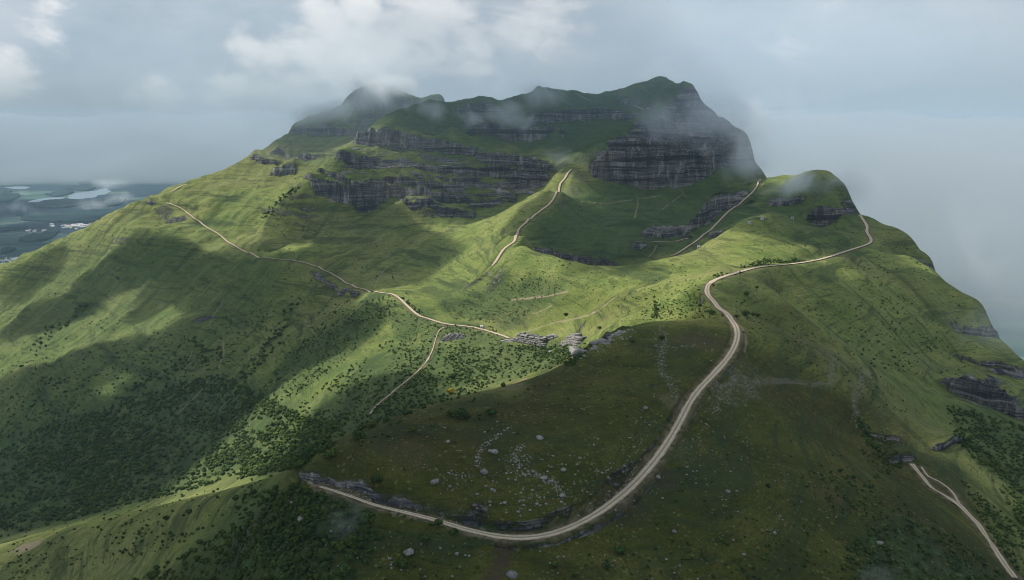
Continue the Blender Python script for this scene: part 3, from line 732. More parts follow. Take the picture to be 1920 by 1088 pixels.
    cs_ = t.node('ShaderNodeCombineXYZ'); t.link(t.math('MULTIPLY', spp.outputs[0], .012), cs_.inputs[0]); t.link(t.math('MULTIPLY', spp.outputs[1], .012), cs_.inputs[1]); t.link(t.math('MULTIPLY', spp.outputs[2], .085), cs_.inputs[2])
    cn = t.noise(cs_.outputs[0], 1.0, 5, .68, .3)
    cf = t.math('ADD', cn, t.math('MULTIPLY', t.math('SUBTRACT', att['crag'], .6), .62))
    rk = t.math('MAXIMUM', rk, t.math('MULTIPLY', t.smooth(cf, .47, .55), t.smooth(att['crag'], .04, .25)))
    c = t.mix(rk, g, rc)
    t.link(c, bs.inputs['Base Color'])
    hg = t.math('ADD', t.math('MULTIPLY', n_f, .55), t.math('ADD', t.math('MULTIPLY', ter, .8), t.math('MULTIPLY', n_ff, .12)))
    hg = t.math('ADD', hg, t.math('MULTIPLY', n_s, 1.6))
    hm = t.node('ShaderNodeMix', data_type='FLOAT'); t.link(rk, hm.inputs[0]); t.link(hg, hm.inputs[2]); t.link(t.math('MULTIPLY', rh, 2.2), hm.inputs[3])
    bump(t, bs, hm.outputs[0], 1.0, .8)
    return m

def road_material():
    m, t, bs = material('gravel')
    P, Nn = geo(t)
    e = t.node('ShaderNodeAttribute', attribute_name='across').outputs['Fac']     # -1 .. 1 across the track
    n_a = t.noise(P, .25, 5, .7); n_b = t.noise(P, 2.0, 4, .7)
    c = t.ramp(n_a, [(.3, (.32, .245, .165)), (.5, (.45, .365, .26)), (.7, (.56, .47, .35))])
    ae = t.math('ABSOLUTE', e)
    rut = t.math('MULTIPLY', t.smooth(t.math('ABSOLUTE', t.math('SUBTRACT', ae, .42)), .24, .05), .8)
    c = t.mix(rut, c, (.60, .51, .395))
    c = t.mix(t.math('MULTIPLY', t.smooth(t.math('ADD', ae, t.math('MULTIPLY', n_b, .5)), .95, 1.25), .75), c, (.24, .155, .09))
    c = t.mix(t.math('MULTIPLY', t.math('MULTIPLY', t.smooth(ae, .22, .05), t.smooth(n_a, .38, .52)), .75), c, (.17, .16, .085))
    n_e = t.noise(P, .9, 4, .7)
    c = t.mix(t.smooth(t.math('ADD', ae, t.math('MULTIPLY', t.math('SUBTRACT', n_e, .5), 1.3)), .88, 1.04), c, (.075, .078, .026))
    c = t.mix(t.math('MULTIPLY', t.smooth(n_e, .60, .70), .5), c, (.20, .165, .115))
    c = t.mix(.55, c, t.ramp(n_b, [(.3, .5), (.7, 1.4)]), 'MULTIPLY')
    t.link(c, bs.inputs['Base Color'])
    bump(t, bs, n_b, .15, .6)
    return m

def boulder_material(name='boulder', pale=(.36, .345, .315)):
    m, t, bs = material(name)
    P, Nn = geo(t)
    oi = t.node('ShaderNodeObjectInfo')
    n_a = t.noise(P, 1.1, 5, .7); n_b = t.noise(P, 6, 4, .7)
    c = t.ramp(n_a, [(.3, (.09, .088, .08)), (.5, (.26, .25, .23)), (.68, pale)])
    c = t.mix(t.math('MULTIPLY', t.smooth(n_b, .56, .66), .5), c, (.11, .11, .07))
    c = t.mix(.5, c, t.ramp(oi.outputs['Random'], [(0, .55), (1, 1.25)]), 'MULTIPLY')
    t.link(c, bs.inputs['Base Color'])
    bump(t, bs, n_b, .12, .8)
    return m

def leaf_material(name, c0, c1):
    m, t, bs = material(name)
    P, Nn = geo(t)
    oi = t.node('ShaderNodeObjectInfo')
    n_a = t.noise(P, .9, 3, .6); n_c = t.noise(P, .02, 3, .6); n_v = t.noise(P, .11, 2, .5)
    c = t.mix(t.smooth(n_a, .3, .7), c0, c1)
    c = t.mix(.85, c, t.ramp(n_v, [(.30, (.55, .62, .70)), (.45, (.85, .95, .8)), (.58, (1.15, 1.05, .8)), (.70, (1.7, 1.45, .9))]), 'MULTIPLY')
    c = t.mix(.6, c, t.ramp(n_c, [(.3, (.7, .75, .8)), (.7, (1.35, 1.25, .95))]), 'MULTIPLY')
    c = t.mix(.5, c, t.ramp(oi.outputs['Random'], [(0, .6), (1, 1.3)]), 'MULTIPLY')
    t.link(c, bs.inputs['Base Color'])
    return m
def plain_mat(name, col, rough=.9):
    m, t, bs = material(name)
    P, Nn = geo(t)
    n_a = t.noise(P, .8, 4, .6)
    c = t.mix(.35, col, t.ramp(n_a, [(.3, .7), (.7, 1.25)]), 'MULTIPLY')
    t.link(c, bs.inputs['Base Color']); bs.inputs['Roughness'].default_value = rough
    return m
def volume_material(name, color, density, noise=None, aniso=0.2):
    m = bpy.data.materials.new(name); m.use_nodes = True
    t = NT(m.node_tree)
    pv = t.node('ShaderNodeVolumePrincipled'); out = t.node('ShaderNodeOutputMaterial')
    t.link(pv.outputs[0], out.inputs['Volume'])
    pv.inputs['Color'].default_value = (*color, 1); pv.inputs['Anisotropy'].default_value = aniso
    pv.inputs['Density'].default_value = density
    if noise:
        tc = t.node('ShaderNodeTexCoord'); P = tc.outputs['Object']
        r = t.vmath('LENGTH', P)                       # unit ellipsoid
        g_ = t.node('ShaderNodeNewGeometry').outputs['Position']
        n = t.noise(g_, noise[0], 5, .62, .6)
        f_ = t.math('ADD', n, t.math('MULTIPLY', t.math('SUBTRACT', .35, r), noise[1] * .35))
        dn = t.math('MULTIPLY', t.smooth(f_, noise[2], noise[3]), t.smooth(r, .98, .35))
        t.link(t.math('MULTIPLY', dn, density), pv.inputs['Density'])
    return m
# ------------------------------------------------------------------ object helpers
def props(o, label=None, cat=None, group=None, kind=None):
    if label: o['label'] = label
    if cat: o['category'] = cat
    if group: o['group'] = group
    if kind: o['kind'] = kind
    return o
def mesh_np(name, V, F, mats=(), smooth=False, midx=None):
    """F: (n, k) int array of equal sided faces"""
    me = bpy.data.meshes.new(name)
    V = np.asarray(V, np.float32); F = np.asarray(F, np.int32)
    me.vertices.add(len(V)); me.vertices.foreach_set('co', V.ravel())
    n, k = F.shape
    me.loops.add(n * k); me.loops.foreach_set('vertex_index', F.ravel())
    me.polygons.add(n); me.polygons.foreach_set('loop_start', (np.arange(n) * k).astype(np.int32))
    if smooth: me.polygons.foreach_set('use_smooth', np.ones(n, bool))
    for m in mats: me.materials.append(m)
    if midx is not None: me.polygons.foreach_set('material_index', np.asarray(midx, np.int32))
    me.update(calc_edges=True)
    return me
def add_obj(name, me, parent=None, loc=None):
    o = bpy.data.objects.new(name, me); COL.objects.link(o)
    if parent is not None: o.parent = parent
    if loc is not None: o.location = loc
    return o
def fattr(me, name, vals):
    at = me.attributes.new(name, 'FLOAT', 'POINT'); at.data.foreach_set('value', np.asarray(vals, np.float32))

# ------------------------------------------------------------------ ground cover masks, then the hills
# dry olive grass: the near knoll and the near right slope
def smooth_poly(poly, soft, lo=0, hi=1e9):
    """soft polygon mask in survey pixels, for ground between lo and hi metres ahead"""
    uu = U + 22 * fbm(X / 30, Y / 30, 3); vv_ = V + 22 * fbm(X / 30 + 9, Y / 30, 3)
    o = np.zeros(len(X)); rr = [0, .5, 1.0]
    k_ = 0
    for r in rr:
        for th in np.linspace(0, 2 * math.pi, 1 if r == 0 else 8, endpoint=False):
            o += inpoly(uu + soft * r * math.cos(th), vv_ + soft * r * math.sin(th), poly); k_ += 1
    return o / k_ * ((Y > lo) & (Y < hi))
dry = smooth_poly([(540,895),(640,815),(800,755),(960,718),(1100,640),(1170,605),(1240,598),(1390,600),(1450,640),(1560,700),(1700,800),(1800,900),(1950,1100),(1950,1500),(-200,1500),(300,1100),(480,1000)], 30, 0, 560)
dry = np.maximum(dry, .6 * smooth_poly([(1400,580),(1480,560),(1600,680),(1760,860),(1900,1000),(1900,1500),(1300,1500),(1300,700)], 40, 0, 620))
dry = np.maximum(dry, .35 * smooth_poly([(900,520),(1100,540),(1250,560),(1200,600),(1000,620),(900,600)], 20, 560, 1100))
scrub = smooth_poly([(-200,860),(60,800),(260,720),(420,690),(560,760),(640,700),(720,640),(800,640),(900,650),(940,700),(900,740),(760,780),(640,830),(560,880),(420,905),(250,945),(0,1010),(-200,1040)], 26, 470, 1500)
scrub = np.maximum(scrub, .8 * smooth_poly([(820,565),(900,530),(1010,520),(1060,540),(960,610),(850,600)], 10, 560, 1200))
scrub = np.maximum(scrub, .9 * smooth_poly([(700,590),(780,570),(860,610),(980,640),(1080,650),(1110,640),(1080,690),(960,720),(900,720),(860,640),(760,640)], 10, 560, 1200))
scrub = np.maximum(scrub, .9 * smooth_poly([(560,640),(700,560),(740,560),(700,640),(560,740),(480,760)], 14, 560, 1200))
scrub = np.maximum(scrub, .85 * smooth_poly([(480,900),(600,925),(700,960),(720,1010),(640,1100),(300,1100),(400,1000),(440,940)], 20, 0, 470))
scrub = np.maximum(scrub, .85 * smooth_poly([(1600,1000),(1700,960),(1830,1040),(1900,1100),(1600,1100)], 24, 0, 470))
scrub = np.maximum(scrub, .8 * smooth_poly([(1770,760),(1950,800),(1950,980),(1860,880)], 24, 0, 900))
scrub = np.maximum(scrub, .5 * smooth_poly([(1640,780),(1700,830),(1790,860),(1800,920),(1700,880),(1620,820)], 16, 0, 900))
shade_green = smooth_poly([(560,265),(640,290),(700,240),(830,270),(1000,300),(1060,320),(900,410),(760,400),(700,440),(600,380)], 20, 1200, 2300) * .35
shade_green = np.maximum(shade_green, .85 * smooth_poly([(990,450),(1060,350),(1130,330),(1420,340),(1440,400),(1300,470),(1150,510)], 16, 980, 1600))
shade_green = np.maximum(shade_green, .9 * smooth_poly([(740,150),(1000,150),(1130,165),(1300,150),(1440,330),(1120,320),(1040,290),(900,270),(800,250),(720,240)], 16, 1500, 2600))  # mountain top darkened in colour to deepen its shade
shade_green = np.maximum(shade_green, .6 * smooth_poly([(1000,150),(1240,130),(1440,330),(1300,400),(1100,320),(1040,280)], 16, 1400, 2200))
shade_green = np.maximum(shade_green, .5 * smooth_poly([(1440,340),(1600,340),(1640,440),(1560,480),(1420,400)], 16, 900, 1500))
shade_green = np.maximum(shade_green, .5 * smooth_poly([(0,520),(300,420),(500,480),(560,560),(300,760),(-100,860)], 40, 900, 1900))
wd = softspots([(1300,640,22,.9), (600,350,8,.3), (1830,690,30,.4)])
worn2 = softspots([(625,371,10,1.0), (640,372,6,.9), (975,715,9,.5), (960,725,9,.35), (55,1025,8,1.0), (40,1027,6,.8), (1270,760,12,.25), (345,348,8,.5)])
wornm = np.maximum(wornm, worn2)
mud = softspots([(1310,638,20,.45), (944,1035,4,.8), (938,1055,4.5,.9), (932,1075,4.5,.9), (925,1088,5,.9), (1180,950,14,.4), (1240,900,10,.35), (1560,930,12,.3), (760,850,14,.3)])
screem = np.maximum(screem * .7, softspots([(1385,715,18,.55), (1350,735,14,.5), (1330,760,12,.3), (1415,700,12,.3), (1280,830,9,.3), (1275,850,9,.3),
    (1092,300,26,1.), (1078,330,24,1.), (1066,358,22,.85), (1054,385,16,.6), (1112,288,20,.8), (1130,270,16,.6), (1000,372,24,.35), (985,385,20,.35), (1340,545,12,.5), (1355,525,12,.45), (1400,505,10,.4),
    (740,625,10,.0), (1000,890,6,.3), (970,860,7,.5), (640,325,16,.4), (680,312,20,.35), (530,322,20,.5), (880,340,14,.4), (1720,680,18,.3), (570,315,14,.4)]))
scree_shadow = 0
verge = (1 - sstep(roadd, .1, 2.6 + 1.6 * fbm(X / 8, Y / 8, 2))) * (Y < 1500)
me = bpy.data.meshes.new('x'); bpy.data.meshes.remove(me)
i_ = np.arange(len(COLA) - 1)[:, None] * NR + np.arange(NR - 1)[None]
me = mesh_np('hills', np.c_[X, Y, Z], np.stack([i_, i_ + NR, i_ + NR + 1, i_ + 1], -1).reshape(-1, 4), smooth=True)
for nme, arr in (('mud', mud), ('crag', cragm), ('rock', rockm), ('dry', dry), ('scrub', scrub), ('worn', wornm), ('scree', screem), ('verge', verge), ('shade_green', shade_green)): fattr(me, nme, arr)
MT = terrain_material(); me.materials.append(MT)
hills = add_obj('hills', me); props(hills, kind='structure')
ZG = Z.reshape(len(COLA), NR)
def gz(x, y):
    """height of the finished hills mesh"""
    x = np.atleast_1d(np.asarray(x, float)); y = np.atleast_1d(np.asarray(y, float))
    aa = x / y; ll = np.log(y)
    i = np.clip(np.searchsorted(COLA, aa) - 1, 0, len(COLA) - 2)
    ta = np.clip((aa - COLA[i]) / (COLA[i + 1] - COLA[i]), 0, 1)
    out = np.empty(len(x))
    for n in range(len(x)):
        z0 = np.interp(ll[n], LL[i[n]], ZG[i[n]]); z1 = np.interp(ll[n], LL[i[n] + 1], ZG[i[n] + 1])
        out[n] = z0 * (1 - ta[n]) + z1 * ta[n]
    return out

# ------------------------------------------------------------------ roads
MR = road_material()
names = {'main': 'road', 'left': 'road', 'leftend': 'path', 'spine': 'road', 'upper': 'path', 'descend': 'path', 'bowl': 'road', 'bowllow': 'path', 'farright': 'path', 'farright2': 'path'}
for key, Pth, hw in ROADS:
    Tn = np.gradient(Pth[:, :2], axis=0); Tn /= np.linalg.norm(Tn, axis=1)[:, None] + 1e-9
    Nv = np.c_[Tn[:, 1], -Tn[:, 0]]
    across = np.array([-1, -.6, -.2, .2, .6, 1.0])
    wv = hw * (1 + .10 * fbm(Pth[:, 0] / 9, Pth[:, 1] / 9, 3) + .14 * fbm(Pth[:, 0] / 3, Pth[:, 1] / 3, 2))
    if key == 'main': wv = wv * np.interp(Pth[:, 0], [-80, -45, -25, 0], [.34, .46, .68, .95])
    if key in ('farright', 'descend', 'leftend'): wv = wv * (1 + .7 * fbm(Pth[:, 0] / 9, Pth[:, 1] / 9, 3))
    VX = Pth[:, None, 0] + Nv[:, None, 0] * wv[:, None] * across; VY = Pth[:, None, 1] + Nv[:, None, 1] * wv[:, None] * across
    lift = .07 + .00022 * Pth[:, 1] + (2.2 if key == 'upper' else 0)
    VZ = (Pth[:, 2] + lift)[:, None] + np.array([-.12, .0, .03, .03, 0, -.12])
    n, k_ = VX.shape
    ii = np.arange(n - 1)[:, None] * k_ + np.arange(k_ - 1)[None]
    me = mesh_np(names[key], np.c_[VX.ravel(), VY.ravel(), VZ.ravel()], np.stack([ii, ii + 1, ii + k_ + 1, ii + k_], -1).reshape(-1, 4), [MR], smooth=True)
    fattr(me, 'across', np.tile(across, n))
    props(add_obj(names[key], me), kind='structure')

# ------------------------------------------------------------------ the plain far below
def plain_material():
    m, t, bs = material('farmland')  # blue of the distance haze is put into these colours
    P, Nn = geo(t)
    Ps = t.scale_vec(P, (.001, .001, 0))
    warp = t.vmath('ADD', Ps, t.vmath('SCALE', t.node('ShaderNodeTexNoise', i_Scale=.0004).outputs['Color'], .6))
    v = t.node('ShaderNodeTexVoronoi', feature='F1', distance='MANHATTAN'); t.link(Ps, v.inputs['Vector']); v.inputs['Scale'].default_value = 3.2
    cc = t.node('ShaderNodeSeparateColor'); t.link(v.outputs['Color'], cc.inputs[0])
    c = t.ramp(cc.outputs[0], [(0, (.03, .07, .06)), (.25, (.05, .11, .08)), (.45, (.07, .12, .10)), (.6, (.035, .08, .07)), (.8, (.09, .13, .11)), (1, (.04, .10, .075))], 'CONSTANT')
    n = t.noise(t.scale_vec(P, (.5, 1, 1)), .0009, 5, .6)
    c = t.mix(t.smooth(n, .50, .54), c, (.010, .030, .045))
    n2 = t.noise(t.scale_vec(P, (.35, 1, 1)), .00055, 3, .5)
    c = t.mix(t.smooth(n2, .54, .58), c, (.012, .035, .05))
    f_ = t.noise(P, .01, 4, .7)
    c = t.mix(.6, c, t.ramp(f_, [(.3, .5), (.7, 1.5)]), 'MULTIPLY')
    t.link(c, bs.inputs['Base Color'])
    return m
nx, ny = 60, 60
gx, gy = np.meshgrid(np.linspace(-15800, 15800, nx), np.linspace(-1500, 13500, ny), indexing='ij')
ii = np.arange(nx - 1)[:, None] * ny + np.arange(ny - 1)[None]
me = mesh_np('plain', np.c_[gx.ravel(), gy.ravel(), np.full(gx.size, -700.0)], np.stack([ii, ii + ny, ii + ny + 1, ii + 1], -1).reshape(-1, 4), [plain_material()])
props(add_obj('plain', me), kind='structure')
def plain_pt(u, v, z=-700):
    a_, s_ = px2as(u, v); y_ = z / s_
    return np.array([a_ * y_, y_, z])
# ------------------------------------------------------------------ landmarks that labels refer to (photo column, row)
MARKS = [((1325,545), 'the hairpin bend in the pale road'), ((940,1012), 'the lowest road curve'), ((575,897), 'the rock wall end'), ((700,945), 'the kink in the track'),
 ((935,1055), 'the brown dirt gully'), ((1385,715), 'the roadside stone field'), ((1305,640), 'the bare brown patch'), ((990,635), 'the pale limestone outcrop'),
 ((850,632), 'the dark rock outcrop'), ((832,610), 'the fork of the dirt tracks'), ((1140,636), 'the rocky lip of the knoll'), ((1608,760), 'the white stony trail'), ((1740,900), 'the forked brown track'),
 ((1690,855), 'the small dark cliff of the gully'), ((1640,1030), 'the lower right thicket'), ((980,870), 'the stony crack on the knoll'), ((905,850), 'the broken ring of stones'),
 ((1632,452), 'the upper right road bend'), ((845,735), 'the yellow bush'), ((55,1025), 'the bare soil scar'), ((1485,495), 'the straight upper stretch of road'), ((1250,850), 'the long rising stretch of road'),
 ((1075,640), 'the right limestone block'), ((745,555), 'the bend of the left road'), ((570,1000), 'the dark lower thicket'), ((880,720), 'the faint path above the knoll edge'), ((1240,680), 'the knoll stone line'),
 ((1545,722), 'the stony streak on the right slope'), ((300,950), 'the lit spur on the left'), ((1140,1000), 'the road curve below the knoll'), ((1840,1000), 'the lower end of the brown track'), ((1100,560), 'the sunlit saddle'), ((1450,880), 'the shaded right slope'), ((800,1070), 'the bottom left slope')]
ORD = ['nearest', 'second nearest', 'third nearest', 'fourth nearest', 'fifth nearest', 'sixth nearest', 'seventh nearest', 'eighth nearest', 'ninth nearest', 'tenth nearest', 'eleventh nearest', 'twelfth nearest', 'thirteenth nearest', 'fourteenth nearest', 'fifteenth nearest', 'sixteenth nearest'] + [w_ + ' nearest' for w_ in 'seventeenth eighteenth nineteenth twentieth twenty-first twenty-second twenty-third twenty-fourth twenty-fifth twenty-sixth twenty-seventh twenty-eighth twenty-ninth thirtieth'.split()]
def place_labels(uv, descr):
    """one phrase per item: its look, then where it stands by the nearest landmark"""
    out = [None] * len(uv); bins = {}
    for i, (u, v) in enumerate(uv):
        j = min(range(len(MARKS)), key=lambda k: (MARKS[k][0][0] - u) ** 2 + (MARKS[k][0][1] - v) ** 2)
        du, dv = u - MARKS[j][0][0], v - MARKS[j][0][1]
        side = ('right of' if du > 0 else 'left of') if abs(du) > abs(dv) else ('below' if dv > 0 else 'above')
        bins.setdefault((j, side), []).append((math.hypot(du, dv), i))
    for (j, side), lst in bins.items():
        lst.sort()
        kinds = {}
        for _, i in lst:                             # the rank counts within items of one look
            k = kinds.get(descr[i], 0); kinds[descr[i]] = k + 1
            out[i] = '%s, %s %s %s' % (descr[i], ORD[k] if k < len(ORD) else 'far one', side, MARKS[j][1])
    return out

# ------------------------------------------------------------------ bush and boulder templates (unit size)
def ico(sub):
    bm_ = bmesh.new(); bmesh.ops.create_icosphere(bm_, subdivisions=sub, radius=1.0)
    bm_.verts.ensure_lookup_table()
    V_ = np.array([v_.co[:] for v_ in bm_.verts]); F_ = np.array([[v_.index for v_ in f_.verts] for f_ in bm_.faces]); bm_.free()
    return V_, F_
ICO1, ICO2 = ico(1), ico(2)
def bush_template(nleaf, leaf, seed):
    """lumpy crown of leaf clumps over a darker core; returns quads"""
    r_ = np.random.default_rng(seed)
    lobes = [(np.array([0, 0, .5]), .42)] + [(np.array([.30 * math.cos(t_), .30 * math.sin(t_), .36 + .2 * r_.random()]), .22 + .12 * r_.random()) for t_ in r_.random(5) * 6.28]
    Vs, Fs, n = [], [], 0
    for _ in range(nleaf):
        c_, rad = lobes[r_.integers(len(lobes))] if r_.random() < .8 else lobes[0]
        d_ = r_.normal(size=3); d_ /= np.linalg.norm(d_); d_[2] = abs(d_[2]) * .9 - .12
        p_ = c_ + d_ * rad * (.82 + .3 * r_.random())
        p_[2] = max(p_[2], .03)
        nrm = d_ + r_.normal(size=3) * .45; nrm /= np.linalg.norm(nrm)
        t1 = np.cross(nrm, r_.normal(size=3)); t1 /= np.linalg.norm(t1); t2 = np.cross(nrm, t1)
        s_ = leaf * (.6 + .8 * r_.random())
        Vs += [p_ + t1 * s_, p_ + t2 * s_ * .7, p_ - t1 * s_, p_ - t2 * s_ * .7]
        Fs.append([n, n + 1, n + 2, n + 3]); n += 4
    for c_, rad in lobes[:3]:                       # core boxes of the lobes
        k = rad * .62
        cube = np.array([[sx, sy, sz] for sx in (-1, 1) for sy in (-1, 1) for sz in (-1, 1)]) * k * (.8 + .4 * r_.random((8, 1)))
        Vs += list(cube + c_)
        for q_ in ((0, 1, 3, 2), (4, 6, 7, 5), (0, 4, 5, 1), (2, 3, 7, 6), (0, 2, 6, 4), (1, 5, 7, 3)): Fs.append([n + x_ for x_ in q_])
        n += 8
    return np.array(Vs), np.array(Fs)
def boulder_template(seed, sub=2, blocky=.5):
    r_ = np.random.default_rng(seed); V_, F_ = (ICO2 if sub == 2 else ICO1)
    V_ = V_.copy()
    for _ in range(9):                               # knock flats off the lump
        d_ = r_.normal(size=3); d_ /= np.linalg.norm(d_); cut = .55 + .3 * r_.random()
        e_ = V_ @ d_ - cut
        V_ = V_ - np.clip(e_, 0, None)[:, None] * d_
    V_ = V_ * (1 + .05 * r_.normal(size=(len(V_), 1)))
    V_ = V_ * np.array([.6, .5 + .1 * r_.random(), .36 + .12 * r_.random()])
    V_[:, 2] += .12
    return V_, F_
BT_FAR = [bush_template(26, .20, 100 + i) for i in range(8)]
BT_MID = [bush_template(70, .13, 200 + i) for i in range(8)]
BT_NEAR = [bush_template(340, .065, 300 + i) for i in range(6)]
BO = [boulder_template(400 + i) for i in range(8)]
BO1 = [boulder_template(500 + i, 1) for i in range(8)]
def merged(name, temps, P, S, rot, mat, squash=None, lean=None):
    Vs, Fs, n = [], [], 0
    by = rng.integers(len(temps), size=len(P))
    for k, (tv, tf) in enumerate(temps):
        m = np.nonzero(by == k)[0]
        if len(m) == 0: continue
        c_, s_ = np.cos(rot[m]), np.sin(rot[m])
        vv_ = np.repeat(tv[None], len(m), 0).copy()
        zsc = np.ones(len(m)) if squash is None else squash[m]
        x_ = vv_[..., 0] * c_[:, None] - vv_[..., 1] * s_[:, None]; y_ = vv_[..., 0] * s_[:, None] + vv_[..., 1] * c_[:, None]
        W_ = np.stack([x_, y_, vv_[..., 2] * zsc[:, None]], -1) * S[m][:, None, None] + P[m][:, None, :]
        Fk = tf[None] + (np.arange(len(m)) * len(tv))[:, None, None] + n
        Vs.append(W_.reshape(-1, 3)); Fs.append(Fk.reshape(-1, tf.shape[1])); n += len(m) * len(tv)
    return mesh_np(name, np.concatenate(Vs), np.concatenate(Fs), [mat])

def sample_poly(poly, n, clump=0, cs=60):
    poly = np.array(poly, float); lo, hi = poly.min(0), poly.max(0); out = []
    tot = 0
    while tot < n:
        p_ = lo + rng.random((n * 3, 2)) * (hi - lo)
        ok_ = inpoly(p_[:, 0], p_[:, 1], poly)
        if clump: ok_ &= (fbm(p_[:, 0] / cs + 3, p_[:, 1] / (cs * .6), 3) * .5 + .5) ** 2 * 2.2 > rng.random(len(p_)) * clump
        out.append(p_[ok_]); tot += ok_.sum()
    return np.concatenate(out)[:n]

# ------------------------------------------------------------------ bushes
# polygon in the photo, how many, smallest and largest width in metres, clumpiness
BZ = [
 ([(-60,880),(60,810),(260,740),(420,700),(560,780),(640,800),(560,880),(420,905),(250,945),(0,1010),(-60,1020)], 5200, 1.9, 4.6, .8),
 ([(-60,700),(250,640),(420,690),(260,740),(60,810),(-60,860)], 630, 1.5, 3.7, 1.3),
 ([(560,760),(640,700),(720,640),(800,640),(900,650),(940,700),(900,735),(800,765),(700,800),(600,850)], 1470, 1.1, 2.8, .9),
 ([(840,640),(1000,650),(1100,645),(1085,675),(960,715),(890,735),(850,700)], 560, 1.0, 2.5, 1.0),
 ([(700,590),(760,560),(830,612),(940,630),(960,650),(830,640),(760,640)], 392, 0.8, 2.0, .8),
 ([(960,652),(1030,650),(1080,655),(1110,650),(1070,690),(1000,665)], 294, 1.0, 2.0, .4),
 ([(820,565),(900,530),(1010,520),(1060,540),(960,610),(850,600)], 595, 0.8, 1.7, .7),
 ([(560,640),(700,560),(745,560),(700,640),(560,740),(440,790),(480,740)], 665, 1.1, 2.5, 1.0),
 ([(640,560),(740,555),(700,600),(560,660)], 260, 1.0, 2.0, .8),
 ([(440,930),(560,915),(700,965),(720,1010),(660,1100),(230,1100),(330,1040),(420,1000)], 950, 1.1, 3.2, .8),
 ([(-30,960),(250,940),(520,890),(470,960),(300,1040),(-30,1100)], 330, 0.8, 2.0, 1.0),
 ([(1600,1010),(1700,960),(1830,1035),(1905,1095),(1560,1095)], 294, 0.8, 2.0, .7),
 ([(1640,800),(1680,830),(1700,880),(1640,900),(1610,830)], 130, 0.8, 1.6, .6),
 ([(1540,870),(1700,930),(1820,1030),(1640,1000),(1480,900)], 260, 0.5, 1.6, 1.0),
 ([(1770,760),(1925,800),(1925,1000),(1860,900),(1790,820)], 630, 1.2, 2.8, .8),
 ([(1800,900),(1925,1000),(1925,1090),(1880,1060)], 260, 0.8, 1.9, .6),
 ([(1330,560),(1480,570),(1640,690),(1720,780),(1600,760),(1400,640)], 294, 0.5, 1.4, 1.0),
 ([(1480,570),(1700,560),(1850,640),(1800,720),(1640,690)], 260, 0.9, 2.0, 1.3),
 ([(1700,440),(1750,520),(1860,620),(1700,600),(1560,520)], 120, 1.1, 2.2, 1.2),
 ([(1000,560),(1180,510),(1330,480),(1320,600),(1180,600)], 392, 0.5, 1.4, .9),
 ([(1210,560),(1330,560),(1370,600),(1200,602)], 260, 0.5, 1.4, .4),
 ([(800,480),(960,460),(1130,510),(1000,560),(860,560)], 330, 0.6, 1.6, 1.0),
 ([(1330,800),(1500,780),(1700,900),(1620,1060),(1200,1080),(1250,900)], 294, 0.4, 1.2, 1.0),
 ([(1180,1000),(1560,1030),(1560,1092),(1000,1092)], 130, 0.5, 1.4, 1.0),
 ([(700,970),(900,1010),(900,1092),(680,1092)], 90, 0.5, 1.4, 1.0),
 ([(620,830),(900,745),(1180,630),(1360,610),(1250,800),(1080,960),(800,940),(640,900)], 90, 0.5, 1.4, 1.0),
 ([(600,840),(700,800),(900,745),(900,790),(700,860)], 26, 1.0, 2.0, .6),
 ([(0,520),(300,400),(560,480),(700,550),(560,640),(400,690),(0,690)], 560, 1.1, 2.7, 1.5),
 ([(250,640),(560,560),(480,700),(420,690)], 260, 1.2, 2.7, 1.0),
 ([(380,360),(560,330),(700,410),(760,540),(560,480)], 150, 1.2, 2.7, 1.4),
 ([(950,400),(1060,350),(1000,420),(970,450)], 90, 0.8, 1.6, .8),
 ([(1340,500),(1430,420),(1600,440),(1560,470),(1420,490)], 90, 0.6, 1.4, 1.0),
 ([(1440,395),(1600,380),(1610,440),(1480,410)], 60, 1.2, 2.5, 1.0),
 ([(1000,440),(1100,350),(1400,350),(1300,440),(1150,500)], 200, 1.0, 2.0, 1.2),
]
BL = [  # rows of bushes along a line: points, how many, sizes, spread in rows
 ([(1330,532),(1345,518),(1380,508),(1420,494),(1500,491),(1545,480)], 210, .9, 2.2, 3.5), ([(1420,492),(1500,489)], 90, 1.2, 2.4, 2),
 ([(505,392),(530,372),(560,350)], 40, 2.5, 5, 3), ([(750,556),(768,572),(790,588)], 60, 1.2, 2.6, 4), ([(840,606),(930,620)], 60, 1.0, 2.2, 4), ([(490,405),(515,398)], 14, 3, 6, 4),
 ([(60,650),(120,610),(170,560)], 40, 3, 6, 8), ([(560,560),(500,660),(440,730)], 90, 2, 5, 8), ([(240,740),(330,690),(420,655)], 70, 2.5, 5, 7), ([(360,640),(380,660),(385,690)], 26, 2.5, 5, 6),
 ([(1228,600),(1230,560)], 26, 1.2, 2.6, 5), ([(1605,790),(1625,815),(1650,850)], 60, 1, 2.4, 5), ([(720,965),(790,975),(850,1000)], 22, .7, 1.5, 3),
]
